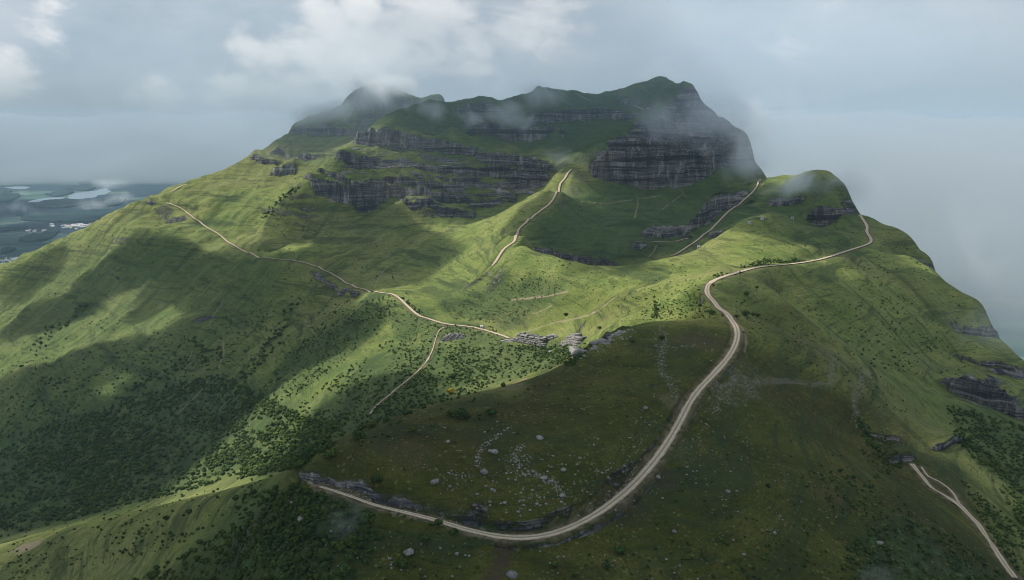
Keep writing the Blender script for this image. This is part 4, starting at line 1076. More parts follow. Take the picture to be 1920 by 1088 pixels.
NAMEDB = [(620,853,26,'large dark green bush standing alone on the upper left rim of the knoll'), (706,900,22,'round dark bush just above the kink in the rock wall'), (673,816,26,'wide dark bush on the left rim of the knoll beside pale rocks'),
 (864,778,28,'widest dark bush on the shaded far rim of the knoll'), (843,776,14,'small dark bush touching the widest rim bush on its left'), (921,775,20,'low dark bush right of the widest rim bush'), (771,806,14,'small dark bush between two rim bushes on the shaded knoll'),
 (684,972,34,'big dark thicket bush beside the track under the rock wall'), (609,1004,18,'dark bush left of the misty patch in the lower left'), (576,1000,28,'dark spreading bush at the left of the lower thicket'), (657,1015,30,'largest dark bush of the lower left thicket below the wisp of mist'),
 (755,1057,24,'round dark bush near the bottom edge left of the grey boulder'), (644,1072,28,'dark bush at the bottom edge under the lower left thicket'), (1165,1033,22,'dark oval bush on the olive slope right of the dirt gully'), (1138,1062,16,'small dark bush below the oval bush right of the gully'),
 (1041,1059,16,'lone dark bush between the gully and the oval bush'), (797,1011,18,'dark bush under the road left of its lowest curve'), (821,979,16,'dark bush clinging to the outer edge of the road'), (852,997,16,'dark bush below the roadside left of the lowest curve'),
 (1334,587,13,'round dark bush inside the hairpin bend above the shadow line'), (1398,589,14,'plump green bush right of the road below the hairpin'), (1412,590,9,'small blue green bush beside the plump roadside bush'), (1421,591,8,'third bush in the short roadside row below the hairpin'),
 (1400,551,10,'dark bush on the lit grass right of the hairpin bend'), (1419,540,7,'small dark bush up the slope right of the hairpin'), (1312,573,8,'small dark bush left of the road under the hairpin'), (1490,483,11,'dark bush just above the straight upper stretch of road'), (1382,594,9,'green bush pressed against the right road edge below the hairpin'),
 (845,735,16,'bright yellow flowering bush in the scrub behind the knoll'), (943,723,10,'dark bush beside the bare soil patch above the knoll edge'), (982,698,9,'blue green bush on the lit slope above the knoll'), (850,706,16,'rounded grey green bush above the yellow bush'),
 (1240,634,12,'low dark bush beside the bare patch on the knoll top'), (1186,640,10,'small dark bush on the knoll left of the stone line'), (354,960,12,'dark bush on the crest of the lit left spur'), (312,972,12,'dark bush below the crest of the lit left spur'), (560,905,9,'small bush at the very tip of the rock wall'),
 (1600,895,10,'dark bush halfway down the shaded right slope'), (1440,910,9,'lone dark bush on the shaded slope left of the track'), (1060,590,8,'round dark bush on the sunlit slope above the limestone blocks'), (1124,615,8,'round dark bush in the light above the rocky lip')]
allB = []
for poly, n, s0_, s1_, cl_ in BZ:
    p_ = sample_poly(poly, n, cl_)
    allB.append(np.c_[p_, s0_ + (s1_ - s0_) * rng.random(n) ** 2.2])
for line, n, s0_, s1_, sp_ in BL:
    line = np.array(line, float); sg = np.r_[0, np.cumsum(np.hypot(*np.diff(line, axis=0).T))]
    t_ = rng.random(n) * sg[-1]
    allB.append(np.c_[np.interp(t_, sg, line[:, 0]) + rng.normal(size=n) * sp_ * .6, np.interp(t_, sg, line[:, 1]) + rng.normal(size=n) * sp_, s0_ + (s1_ - s0_) * rng.random(n) ** 1.5])
allB = np.concatenate(allB)
HB = hit(allB[:, 0], np.minimum(allB[:, 1], 1093))
ok = ~np.isnan(HB[:, 1]); HB = HB[ok]; SB = allB[ok, 2]
bad = np.zeros(len(HB), bool)
for key, Pth, hw in ROADS:
    dd, _h = near_path(HB[:, 0], HB[:, 1], Pth, hw + 3); bad |= dd < hw + .55 * SB
HB, SB = HB[~bad], SB[~bad]
HB[:, 2] = gz(HB[:, 0], HB[:, 1]) - .06 * SB
ML = leaf_material('foliage', (.024, .048, .016), (.080, .120, .036))
MLY = leaf_material('yellow_foliage', (.30, .24, .04), (.42, .33, .06))
MW = plain_mat('bark', (.10, .075, .05))
pxs = SB / HB[:, 1]
order = np.argsort(-pxs)
indiv, rest = order[:255], order[255:]
rot = rng.random(len(HB)) * 6.283; sq = .75 + .4 * rng.random(len(HB))
nearR = rest[HB[rest, 1] < 520]; farR = rest[HB[rest, 1] >= 520]
me1 = merged('scrub', BT_MID, HB[nearR], SB[nearR], rot[nearR], ML, sq[nearR])
me2 = merged('far_scrub', BT_FAR, HB[farR], SB[farR] * 1.08, rot[farR], ML, sq[farR])
bmj = bmesh.new(); bmj.from_mesh(me1); bmj.from_mesh(me2); mej = bpy.data.meshes.new('scrub'); bmj.to_mesh(mej); bmj.free(); mej.materials.append(ML)
props(add_obj('scrub', mej), kind='stuff')
# the bushes that show largest are individuals: crown and stem
bush_me = [mesh_np('crown', v_, f_, [ML]) for v_, f_ in BT_NEAR]
bush_mey = mesh_np('crown', *BT_NEAR[0], [MLY])
def stem_mesh():
    V_, F_, n = [], [], 0
    for k_ in range(4):
        an = k_ * 1.6 + .4; tip = np.array([.22 * math.cos(an), .22 * math.sin(an), .42])
        for (p_, r_) in ((np.array([0, 0, -.1]), .045), (tip, .015)):
            for j_ in range(5): V_.append(p_ + r_ * np.array([math.cos(j_ * 1.2566), math.sin(j_ * 1.2566), 0]))
        for j_ in range(5): F_.append([n + j_, n + (j_ + 1) % 5, n + 5 + (j_ + 1) % 5, n + 5 + j_])
        n += 10
    return mesh_np('stem', V_, F_, [MW])
stem_me = stem_mesh()
GB = 'bushes scattered over the grassy slopes'
def put_bush(loc, size, rz, zs, label, me_, parts):
    if parts:
        r_ = bpy.data.objects.new('bush', None); COL.objects.link(r_); r_.empty_display_size = .3
        c_ = add_obj('crown', me_, r_); s_ = add_obj('stem', stem_me, r_)
        r_.location = loc; r_.rotation_euler = (0, 0, rz); r_.scale = (size, size, size * zs)
    else:
        r_ = add_obj('bush', me_, loc=loc); r_.rotation_euler = (0, 0, rz); r_.scale = (size, size, size * zs)
    props(r_, label, 'bush', GB)
for (u, v, wpx, lab_) in NAMEDB:
    h_ = hit([u], [min(v + wpx * .25, 1086)])[0]
    if np.isnan(h_[1]): continue
    size = wpx * h_[1] / FPX * 1.1
    h_[2] = gz(h_[0], h_[1])[0]
    put_bush(h_ - np.array([0, 0, .05 * size]), size, random.random() * 6, .85, lab_, bush_mey if 'yellow flowering' in lab_ else random.choice(bush_me), True)
IU, IV = project(HB[indiv, 0], HB[indiv, 1], HB[indiv, 2])
desc = []
for k_ in indiv:
    s_ = SB[k_] / HB[k_, 1] * FPX
    desc.append('%s %s bush' % ('big' if s_ > 15 else 'mid sized' if s_ > 12.5 else 'small', 'flat' if sq[k_] < .88 else 'domed' if sq[k_] < 1.02 else 'upright'))
labs = place_labels(list(zip(IU, IV)), desc)
for n_, k_ in enumerate(indiv):
    put_bush(HB[k_], SB[k_], rot[k_], sq[k_], labs[n_], bush_me[n_ % len(bush_me)], SB[k_] / HB[k_, 1] * FPX > 15)

# ------------------------------------------------------------------ boulders and stones
MB_ = boulder_material('pale_stone')
SZ = [
 ([(620,850),(900,750),(1180,640),(1380,610),(1280,760),(1140,940),(940,990),(760,940)], 371, .22, .9, 1.4),
 ([(780,900),(950,960),(1120,950),(1200,880),(1100,850),(900,860)], 288, .25, 1.1, 1.1),
 ([(960,970),(1120,950),(1180,890),(1240,800),(1200,780),(1080,900),(940,950)], 267, .2, .8, 0.6),
 ([(1330,740),(1390,690),(1440,710),(1400,760),(1320,780)], 371, .3, .8, 0.4),
 ([(1260,800),(1340,780),(1420,830),(1380,950),(1240,960),(1200,900)], 173, .2, .8, 1.2),
 ([(1150,960),(1260,900),(1500,860),(1560,960),(1400,1050),(1100,1085)], 267, .2, .85, 1.2),
 ([(1450,850),(1560,860),(1600,1000),(1450,1000)], 82, .25, .8, 0.9),
 ([(560,890),(700,925),(700,945),(565,905)], 173, .25, .75, 0.2),
 ([(700,945),(800,950),(880,985),(960,1000),(860,990),(720,965)], 173, .2, .7, 0.2),
 ([(440,900),(700,960),(760,1085),(500,1085)], 107, .3, 1.2, 1.2),
 ([(700,990),(940,1030),(900,1085),(700,1085)], 66, .2, .8, 1.4),
 ([(1000,1030),(1200,1040),(1500,1085),(1000,1088)], 66, .2, .8, 1.4),
 ([(1340,500),(1420,490),(1560,480),(1420,520),(1360,560),(1340,580),(1320,550)], 156, .3, 1.0, 0.6),
 ([(960,600),(1050,575),(1040,612),(920,618)], 99, .5, 1.6, 0.9),
 ([(1090,660),(1180,615),(1200,625),(1110,668)], 66, .4, 1.3, 0.6),
 ([(1050,370),(1110,300),(1120,310),(1085,350)], 107, .7, 2.2, 0.6),
 ([(1560,640),(1800,700),(1780,790),(1600,720)], 49, .3, 1.0, 1.6),
 ([(1040,680),(1100,655),(1100,670),(1000,705)], 66, .4, 1.2, 0.9),
]
SLN = [([(p[0], p[1]) for p in c_], n_) for c_, n_ in [
 ([(1240,610),(1246,640),(1238,665),(1240,700),(1262,720),(1268,745)], 120), ([(1246,655),(1300,648)], 40), ([(1340,725),(1380,720),(1430,715),(1480,715),(1520,720),(1545,722)], 240),
 ([(1535,655),(1560,668),(1570,682),(1555,690),(1560,715),(1540,725)], 150), ([(1610,805),(1604,770),(1602,750),(1612,725),(1620,700),(1632,695)], 150), ([(975,835),(965,855),(975,875),(1000,890),(1040,905),(1055,930)], 150),
 ([(900,842),(895,860),(900,875)], 40), ([(900,842),(940,812),(955,800)], 40), ([(780,870),(840,890),(890,892)], 30), ([(1200,860),(1180,880),(1150,930)], 70), ([(1290,760),(1250,840),(1180,920),(1080,985)], 160), ([(1400,660),(1350,760),(1290,850)], 90)]]
allS = []
for poly, n, s0_, s1_, cl_ in SZ:
    p_ = sample_poly(poly, n, cl_, 35); allS.append(np.c_[p_, s0_ + (s1_ - s0_) * rng.random(n) ** 4])
for line, n in SLN:
    line = np.array(line, float); sg = np.r_[0, np.cumsum(np.hypot(*np.diff(line, axis=0).T))]; t_ = rng.random(n) * sg[-1]
    allS.append(np.c_[np.interp(t_, sg, line[:, 0]) + rng.normal(size=n) * 5, np.interp(t_, sg, line[:, 1]) + rng.normal(size=n) * 3, .25 + .6 * rng.random(n) ** 3])
allS = np.concatenate(allS)
HS = hit(allS[:, 0], np.minimum(allS[:, 1], 1090)); ok = ~np.isnan(HS[:, 1]); HS = HS[ok]; SS_ = allS[ok, 2]
bad = np.zeros(len(HS), bool)
for key, Pth, hw in ROADS:
    dd, _h = near_path(HS[:, 0], HS[:, 1], Pth, hw + 2); bad |= dd < hw + .3 * SS_
HS, SS_ = HS[~bad], SS_[~bad]; HS[:, 2] = gz(HS[:, 0], HS[:, 1]) - .05 * SS_
order = np.argsort(-SS_ / HS[:, 1]); ind, rest = order[:235], order[235:]
rot = rng.random(len(HS)) * 6.283
props(add_obj('stones', merged('stones', BO1, HS[rest], SS_[rest] * 1.15, rot[rest], MB_)), kind='stuff')
bo_me = [mesh_np('boulder', v_, f_, [MB_]) for v_, f_ in BO]
BIG = [(766,1038,22,'largest grey boulder on the slope left of the dirt gully'), (960,1080,20,'pale jagged boulder at the bottom edge beside the dirt gully'), (928,849,13,'pale flat boulder in the middle of the knoll'), (1012,822,13,'brown rounded boulder above the stony crack'), (840,830,10,'white boulder pair high on the left of the knoll'),
 (920,847,10,'grey slab touching the pale flat boulder'), (908,886,16,'grey boulder heap left of the stony crack'), (1055,930,12,'pale pointed boulder at the lower end of the stony crack'), (1020,898,14,'grey split boulder below the stony crack'), (1210,766,9,'single white boulder high on the right of the knoll'),
 (1056,882,10,'speckled boulder right of the stony crack'), (815,905,16,'broad half buried slab left of the knoll centre'), (563,975,15,'pale boulder in the thicket below the rock wall'), (857,1040,9,'small pointed boulder right of the largest grey boulder'), (1032,660,8,'pale stone on the dark edge of the knoll'),
 (890,948,8,'whitish boulder under the ring of stones'), (972,960,8,'bright stone just above the lowest curve of the road'), (1233,898,10,'pale boulder pair right of the rising road'), (1265,997,9,'small pale boulder on the slope under the road'), (1365,922,9,'pale boulder in the middle of the shaded right slope'),
 (1452,1001,9,'grey pointed boulder low on the shaded right slope'), (1650,1020,12,'white rock among the bushes of the lower right thicket'), (1395,1040,8,'pale stone near the bottom edge right of centre'), (675,600,3,'tiny pale rock above the left road')]
GS = 'pale boulders scattered over the knoll and slopes'
for k_, (u, v, wpx, lab_) in enumerate(BIG):
    h_ = hit([u], [min(v, 1086)])[0]
    if np.isnan(h_[1]): continue
    size = wpx * h_[1] / FPX * 1.1; h_[2] = gz(h_[0], h_[1])[0] - .02 * size
    o = add_obj('boulder', bo_me[k_ % 8], loc=h_); o.scale = (size,) * 3; o.rotation_euler = (0, 0, random.random() * 6)
    props(o, lab_, 'boulder', GS)
IU, IV = project(HS[ind, 0], HS[ind, 1], HS[ind, 2])
desc = ['%s pale stone' % ('large' if SS_[k_] / HS[k_, 1] * FPX > 5.5 else 'medium' if SS_[k_] / HS[k_, 1] * FPX > 4.2 else 'small') for k_ in ind]
labs = place_labels(list(zip(IU, IV)), desc)
for n_, k_ in enumerate(ind):
    o = add_obj('boulder', bo_me[n_ % 8], loc=HS[k_]); o.scale = (SS_[k_] * 1.2,) * 3; o.rotation_euler = (0, 0, rot[k_])
    props(o, labs[n_], 'boulder', GS)

# ------------------------------------------------------------------ limestone outcrops: courses of broken blocks
def block(r_, c_, sx, sy, sz, rz, top=None):
    V_ = np.array([[x_, y_, z_] for x_ in (-.5, .5) for y_ in (-.5, .5) for z_ in (0, 1.)]) * [sx, sy, sz]
    V_ += r_.normal(size=V_.shape) * np.array([sx, sy, sz]) * .07
    cs_, sn_ = math.cos(rz), math.sin(rz)
    V_ = np.c_[V_[:, 0] * cs_ - V_[:, 1] * sn_, V_[:, 0] * sn_ + V_[:, 1] * cs_, V_[:, 2]] + c_
    return V_
BQ = [(0, 1, 3, 2), (4, 6, 7, 5), (0, 4, 5, 1), (2, 3, 7, 6), (0, 2, 6, 4), (1, 5, 7, 3)]
def outcrop(uA, vA, uB, vB, height, depth, courses, seed, label, mat, slabmat=None, bw=1.0):
    """a broken stone face between two points of the photo"""
    r_ = np.random.default_rng(seed)
    P_ = hit([uA, uB], [vA, vB]); A_, B_ = P_
    root = bpy.data.objects.new('rock_outcrop', None); COL.objects.link(root)
    root.location = A_.tolist()
    dv = B_[:2] - A_[:2]; Lg = np.linalg.norm(dv); dv /= Lg; nv = np.array([-dv[1], dv[0]]); ang = math.atan2(dv[1], dv[0])
    if nv[1] < 0: nv = -nv
    Vs, Fs, n = [], [], 0
    n_al = max(3, int(Lg / (2.6 * bw)))
    for c_i in range(courses):
        for k_ in range(n_al):
            t_ = (k_ + .5 + r_.normal() * .15) / n_al
            prof = (1 - abs(2 * t_ - 1) ** 3) * (.45 + .85 * r_.random())
            if c_i > courses * prof: continue
            q_ = A_[:2] + dv * Lg * t_ + nv * (c_i * depth / courses + r_.normal() * .35)
            z_ = gz(q_[0], q_[1])[0] - .6 + 0 * c_i
            z_ = z_ * .5 + (A_[2] + (B_[2] - A_[2]) * t_) * .5
            sx = Lg / n_al * (1.0 + .35 * r_.random()); sz = height / courses * (1.0 + .5 * r_.random())
            Vs.append(block(r_, np.array([q_[0], q_[1], z_ - .5 + c_i * height / courses]), sx, depth * (.5 + .5 * r_.random()), sz, ang + r_.normal() * .3))
            Fs += [[n + x_ for x_ in q4] for q4 in BQ]; n += 8
    V_ = np.concatenate(Vs) - A_
    add_obj('rock_face', mesh_np('rock_face', V_, Fs, [mat]), root)
    if slabmat is not None:
        Vs, Fs, n = [], [], 0
        for k_ in range(max(2, n_al // 2)):
            t_ = .12 + .76 * (k_ + .5) / max(2, n_al // 2)
            q_ = A_[:2] + dv * Lg * t_ + nv * depth * .8
            z_ = (A_[2] + (B_[2] - A_[2]) * t_) + height * .82
            V4 = block(r_, np.array([0, 0, 0.]), Lg / n_al * 1.7, depth * 1.3, .5, ang + r_.normal() * .1)
            V4[:, 2] += V4[:, :2] @ (-nv) * -.10
            Vs.append(V4 + np.array([q_[0], q_[1], z_])); Fs += [[n + x_ for x_ in q4] for q4 in BQ]; n += 8
        add_obj('top_slab', mesh_np('top_slab', np.concatenate(Vs) - A_, Fs, [slabmat]), root)
    props(root, label, 'rock outcrop', 'rock outcrops in the sunlit hollow')
MOD = boulder_material('dark_outcrop', (.24, .24, .24)); MOP = boulder_material('pale_outcrop', (.42, .36, .31)); MOS = boulder_material('slab', (.50, .50, .50))
outcrop(828, 642, 872, 632, 5.0, 9, 5, 1, 'dark blocky rock outcrop on the grass under the track fork', MOD, None, .45)
outcrop(960, 638, 1022, 650, 7.5, 6, 5, 2, 'widest pale limestone outcrop with a bright sloping slab on top', MOP, MOS, .6)
outcrop(1018, 637, 1044, 632, 2.6, 4, 2, 3, 'thin pale slab between the two limestone outcrops', MOP, MOS)
outcrop(1055, 643, 1083, 648, 7.5, 6, 5, 4, 'square pale limestone block right of the widest outcrop', MOP, MOS, .5)
outcrop(1080, 652, 1098, 660, 3.5, 5, 3, 5, 'low broken rocks at the foot of the square limestone block', MOD, None, .7)
outcrop(940, 640, 962, 641, 2.2, 3, 2, 6, 'low grey ledge at the left end of the widest limestone outcrop', MOD, None, .8)
outcrop(1112, 656, 1142, 640, 2.6, 4, 2, 7, 'brown slabby rocks on the rocky lip of the shaded knoll', MOP, None, .9)
outcrop(1142, 640, 1172, 622, 2.0, 3, 2, 8, 'grey ledge climbing the right half of the knoll lip', MOP, None, .9)

# ------------------------------------------------------------------ huts on the ridge and the far town
MWALL = plain_mat('whitewash', (.62, .60, .56)); MROOF = plain_mat('roofing', (.30, .30, .31)); MROOFR = plain_mat('red_roof', (.34, .14, .09)); MDARK = plain_mat('dark_opening', (.03, .03, .035)); MWH = plain_mat('white_cladding', (.78, .78, .76))
def house_parts(W_, D_, H_, RH):
    w2, d2 = W_ / 2, D_ / 2
    walls = np.array([(-w2, -d2, -1), (w2, -d2, -1), (w2, d2, -1), (-w2, d2, -1), (-w2, -d2, H_), (w2, -d2, H_), (w2, d2, H_), (-w2, d2, H_), (-w2, 0, H_ + RH * .96), (w2, 0, H_ + RH * .96)], float)
    wf = [(0, 1, 5, 4), (1, 2, 6, 5), (2, 3, 7, 6), (3, 0, 4, 7), (4, 7, 8, 8), (5, 6, 9, 9)]
    e_ = .06 * W_
    roof = []
    for dz_ in (0, .12 * RH):
        roof += [(-w2 - e_, -d2 - e_, H_ - .05 * RH + dz_), (w2 + e_, -d2 - e_, H_ - .05 * RH + dz_), (w2 + e_, 0, H_ + RH + dz_), (-w2 - e_, 0, H_ + RH + dz_), (w2 + e_, d2 + e_, H_ - .05 * RH + dz_), (-w2 - e_, d2 + e_, H_ - .05 * RH + dz_)]
    rf = [(6, 7, 8, 9), (9, 8, 10, 11), (0, 3, 2, 1), (3, 5, 4, 2), (0, 1, 7, 6), (5, 11, 10, 4), (0, 6, 9, 3), (3, 9, 11, 5), (1, 2, 8, 7), (2, 4, 10, 8)]
    return walls, wf, np.array(roof), rf
def quadtri(V_, F_, mat, name):
    me_ = bpy.data.meshes.new(name); me_.from_pydata([tuple(x_) for x_ in V_], [], [tuple(dict.fromkeys(f_)) for f_ in F_]); me_.materials.append(mat); me_.update(); return me_
def house(loc, W_, D_, H_, RH, rz, label, name='hut', cat='hut', group=None, wm=None, rmm=None, opening=True):
    wv, wf, rv, rf = house_parts(W_, D_, H_, RH)
    root = bpy.data.objects.new(name, None); COL.objects.link(root); root.location = loc; root.rotation_euler = (0, 0, rz)
    add_obj('wall', quadtri(wv, wf, wm or MWALL, 'wall'), root); add_obj('roof', quadtri(rv, rf, rmm or MROOF, 'roof'), root)
    if opening:
        y_ = -D_ / 2 - .05; dw = min(1.0, W_ * .2)
        for nm, x0_, x1_, z0_, z1_ in (('door', -dw, 0, 0, 2.0), ('window', W_ * .18, W_ * .32, 1.0, 1.8)):
            bv = [(x_, yy, z_) for yy in (y_, y_ + .04) for x_ in (x0_, x1_) for z_ in (z0_, z1_)]
            add_obj(nm, quadtri(bv, [(0, 1, 3, 2), (4, 6, 7, 5), (0, 4, 5, 1), (2, 3, 7, 6), (0, 2, 6, 4), (1, 5, 7, 3)], MDARK, nm), root)
    props(root, label, cat, group)
    return root
for u, v, W_, lab_ in [(1405, 420, 4, 'low grey hut on the dark skyline left of the saddle track'), (1429, 412, 3.6, 'middle pale hut of the three on the dark ridge'), (1486, 411, 3.6, 'right pale hut of the three below the misty peak'), (1310, 466, 3, 'tiny white hut low on the slope behind the sunlit crest'), (903, 614, 3, 'tiny white and dark hut beside the dirt road')]:
    h_ = hit([u], [v])[0]; h_[2] = gz(h_[0], h_[1])[0]
    house(h_, W_, W_ * .6, 2.3, 1.2, random.uniform(-.5, .5), lab_, rmm=MWH if u < 1000 else None)

# lakes, woods and town on the plain
def flat_patch(name, poly, mat, z0_, thick, n_=26, kind='structure', bumpy=0):
    pl = np.array([plain_pt(u, v, -700)[:2] for u, v in poly])
    c_ = pl.mean(0); Q = smooth_path(np.c_[np.r_[pl, pl[:1]], np.zeros(len(pl) + 1)], 2, max(20, np.ptp(pl[:, 0]) / 60))[:, :2]
    Q = Q + np.c_[fbm(Q[:, 0] / 300, Q[:, 1] / 300, 3), fbm(Q[:, 0] / 300 + 5, Q[:, 1] / 300, 3)] * np.ptp(pl[:, 1]) * .06
    rings = [1.0, .985, .8, .6, .4, .2]; Vs = []
    for k_, r_ in enumerate(rings):
        W_ = c_ + (Q - c_) * r_
        Vs.append(np.c_[W_, np.full(len(Q), z0_ + (0 if k_ == 0 else thick)) + (bumpy * vnoise(W_[:, 0] / 30, W_[:, 1] / 30) if k_ and bumpy else 0)])
    n = len(Q); F_ = []
    for k_ in range(len(rings) - 1):
        for j_ in range(n - 1): F_.append((k_ * n + j_, k_ * n + j_ + 1, (k_ + 1) * n + j_ + 1, (k_ + 1) * n + j_))
    Vs = np.concatenate(Vs); Vs = np.r_[Vs, [[c_[0], c_[1], z0_ + thick]]]
    for j_ in range(n - 1): F_.append(((len(rings) - 1) * n + j_, (len(rings) - 1) * n + j_ + 1, len(Vs) - 1, len(Vs) - 1))
    o = add_obj(name, quadtri(Vs, F_, mat, name)); props(o, kind=kind); return o
mw, tw, bw_ = material('lake_water'); bw_.inputs['Base Color'].default_value = (.13, .19, .23, 1); bw_.inputs['Roughness'].default_value = .25; bw_.inputs['Specular IOR Level'].default_value = .5
MWD = leaf_material('woodland', (.008, .028, .042), (.014, .042, .055))  # leaf colour tinted with the blue of distance haze
for poly in ([(122,372),(128,364),(150,361),(175,358),(205,352),(212,356),(190,368),(160,373),(140,375)], [(50,380),(70,373),(100,370),(124,370),(110,375),(80,379)], [(195,328),(215,326),(236,327),(225,331),(205,331)], [(10,352),(40,349),(60,352),(35,356)]):
    flat_patch('water', poly, mw, -699.4, .4)
for poly in ([(28,405),(80,400),(150,398),(240,392),(240,404),(190,412),(160,420),(100,419),(40,414)], [(0,358),(28,358),(30,374),(20,380),(-40,380),(-40,358)], [(82,366),(110,360),(140,358),(120,368),(95,370)], [(135,354),(150,340),(190,336),(200,345),(180,356),(150,360)],
             [(58,390),(85,376),(140,374),(165,380),(150,388),(100,392)], [(80,440),(110,430),(112,440),(90,452),(60,455),(35,455),(38,447)], [(88,459),(104,454),(104,460),(92,463)], [(0,470),(30,465),(28,472),(0,478)], [(-40,432),(30,428),(60,425),(30,434),(-40,442)], [(160,388),(180,376),(236,372),(240,380),(200,390)]):
    flat_patch('woods', poly, MWD, -699.4, 12, kind='stuff', bumpy=5)
GT = 'buildings of the towns on the plain'
tb = []
for (cu, cv, su, sv_, n, smin, smax, where) in [(150,424,14,2.2,34,18,46,'in the white town strip on the plain'), (132,426,12,2,16,16,36,'at the left of the white town strip'), (100,423,5,1.2,6,14,28,'in the small white cluster left of the town strip'), (55,433,6,1.5,6,12,24,'in the hamlet on the green fields'), (82,433,4,1.2,5,12,22,'beside the wood on the green fields'),
        (38,487,8,2.2,30,10,24,'in the village by the foot of the left flank'), (22,500,9,3,26,9,20,'in the lower village under the left flank'), (8,489,6,2,10,9,18,'in the green meadows by the frame edge')]:
    spots_ = sorted((cu + random.gauss(0, su), cv + random.gauss(0, sv_), random.uniform(smin, smax)) for _ in range(n)); cnt = {}
    for k_ in range(n):
        u, v, W_ = spots_[k_]
        p_ = plain_pt(u, v)
        big = W_ > (smin + smax) / 2; rk_ = cnt.get(big, 0); cnt[big] = rk_ + 1
        house((p_[0], p_[1], -699.9), W_, W_ * random.uniform(.4, .7), random.uniform(4, 7), random.uniform(1.5, 3), random.uniform(0, 3.14),
              '%s %s building from the left %s' % (ORD[rk_].replace('nearest', '').strip() or 'first', 'large' if big else 'small', where), 'town_building', 'building', GT, MWH, random.choice([MWH, MWALL, MWH, MROOFR]), opening=False)
# ------------------------------------------------------------------ air: haze, cloud bank, mist, the cloud cover that shades the hills
def lumpy_slab(name, gx, gy, ztop, zbot, mat):
    """closed body between two height sheets; the sheets meet wherever ztop == zbot on the rim"""
    nx, ny = gx.shape
    zt = ztop.copy(); zb = zbot.copy()
    for s_ in ((0, slice(None)), (-1, slice(None)), (slice(None), 0), (slice(None), -1)):
        mid = (zt[s_] + zb[s_]) / 2; zt[s_] = mid; zb[s_] = mid
    Vt = np.c_[gx.ravel(), gy.ravel(), zt.ravel()]
    idx = np.arange(nx * ny).reshape(nx, ny)
    bidx = idx.copy(); inner = np.zeros((nx, ny), bool); inner[1:-1, 1:-1] = True
    bidx[inner] = nx * ny + np.arange(inner.sum())
    Vb = np.c_[gx[inner], gy[inner], zb[inner]]
    f1 = np.stack([idx[:-1, :-1], idx[1:, :-1], idx[1:, 1:], idx[:-1, 1:]], -1).reshape(-1, 4)
    f2 = np.stack([bidx[:-1, :-1], bidx[:-1, 1:], bidx[1:, 1:], bidx[1:, :-1]], -1).reshape(-1, 4)
    me = mesh_np(name, np.r_[Vt, Vb], np.r_[f1, f2], [mat], smooth=True)
    return add_obj(name, me)

# unseen cloud cover above the hills, shaped to shade them: each soft patch lies where the sun's rays to a shaded slope pass through it
HC = 620.0
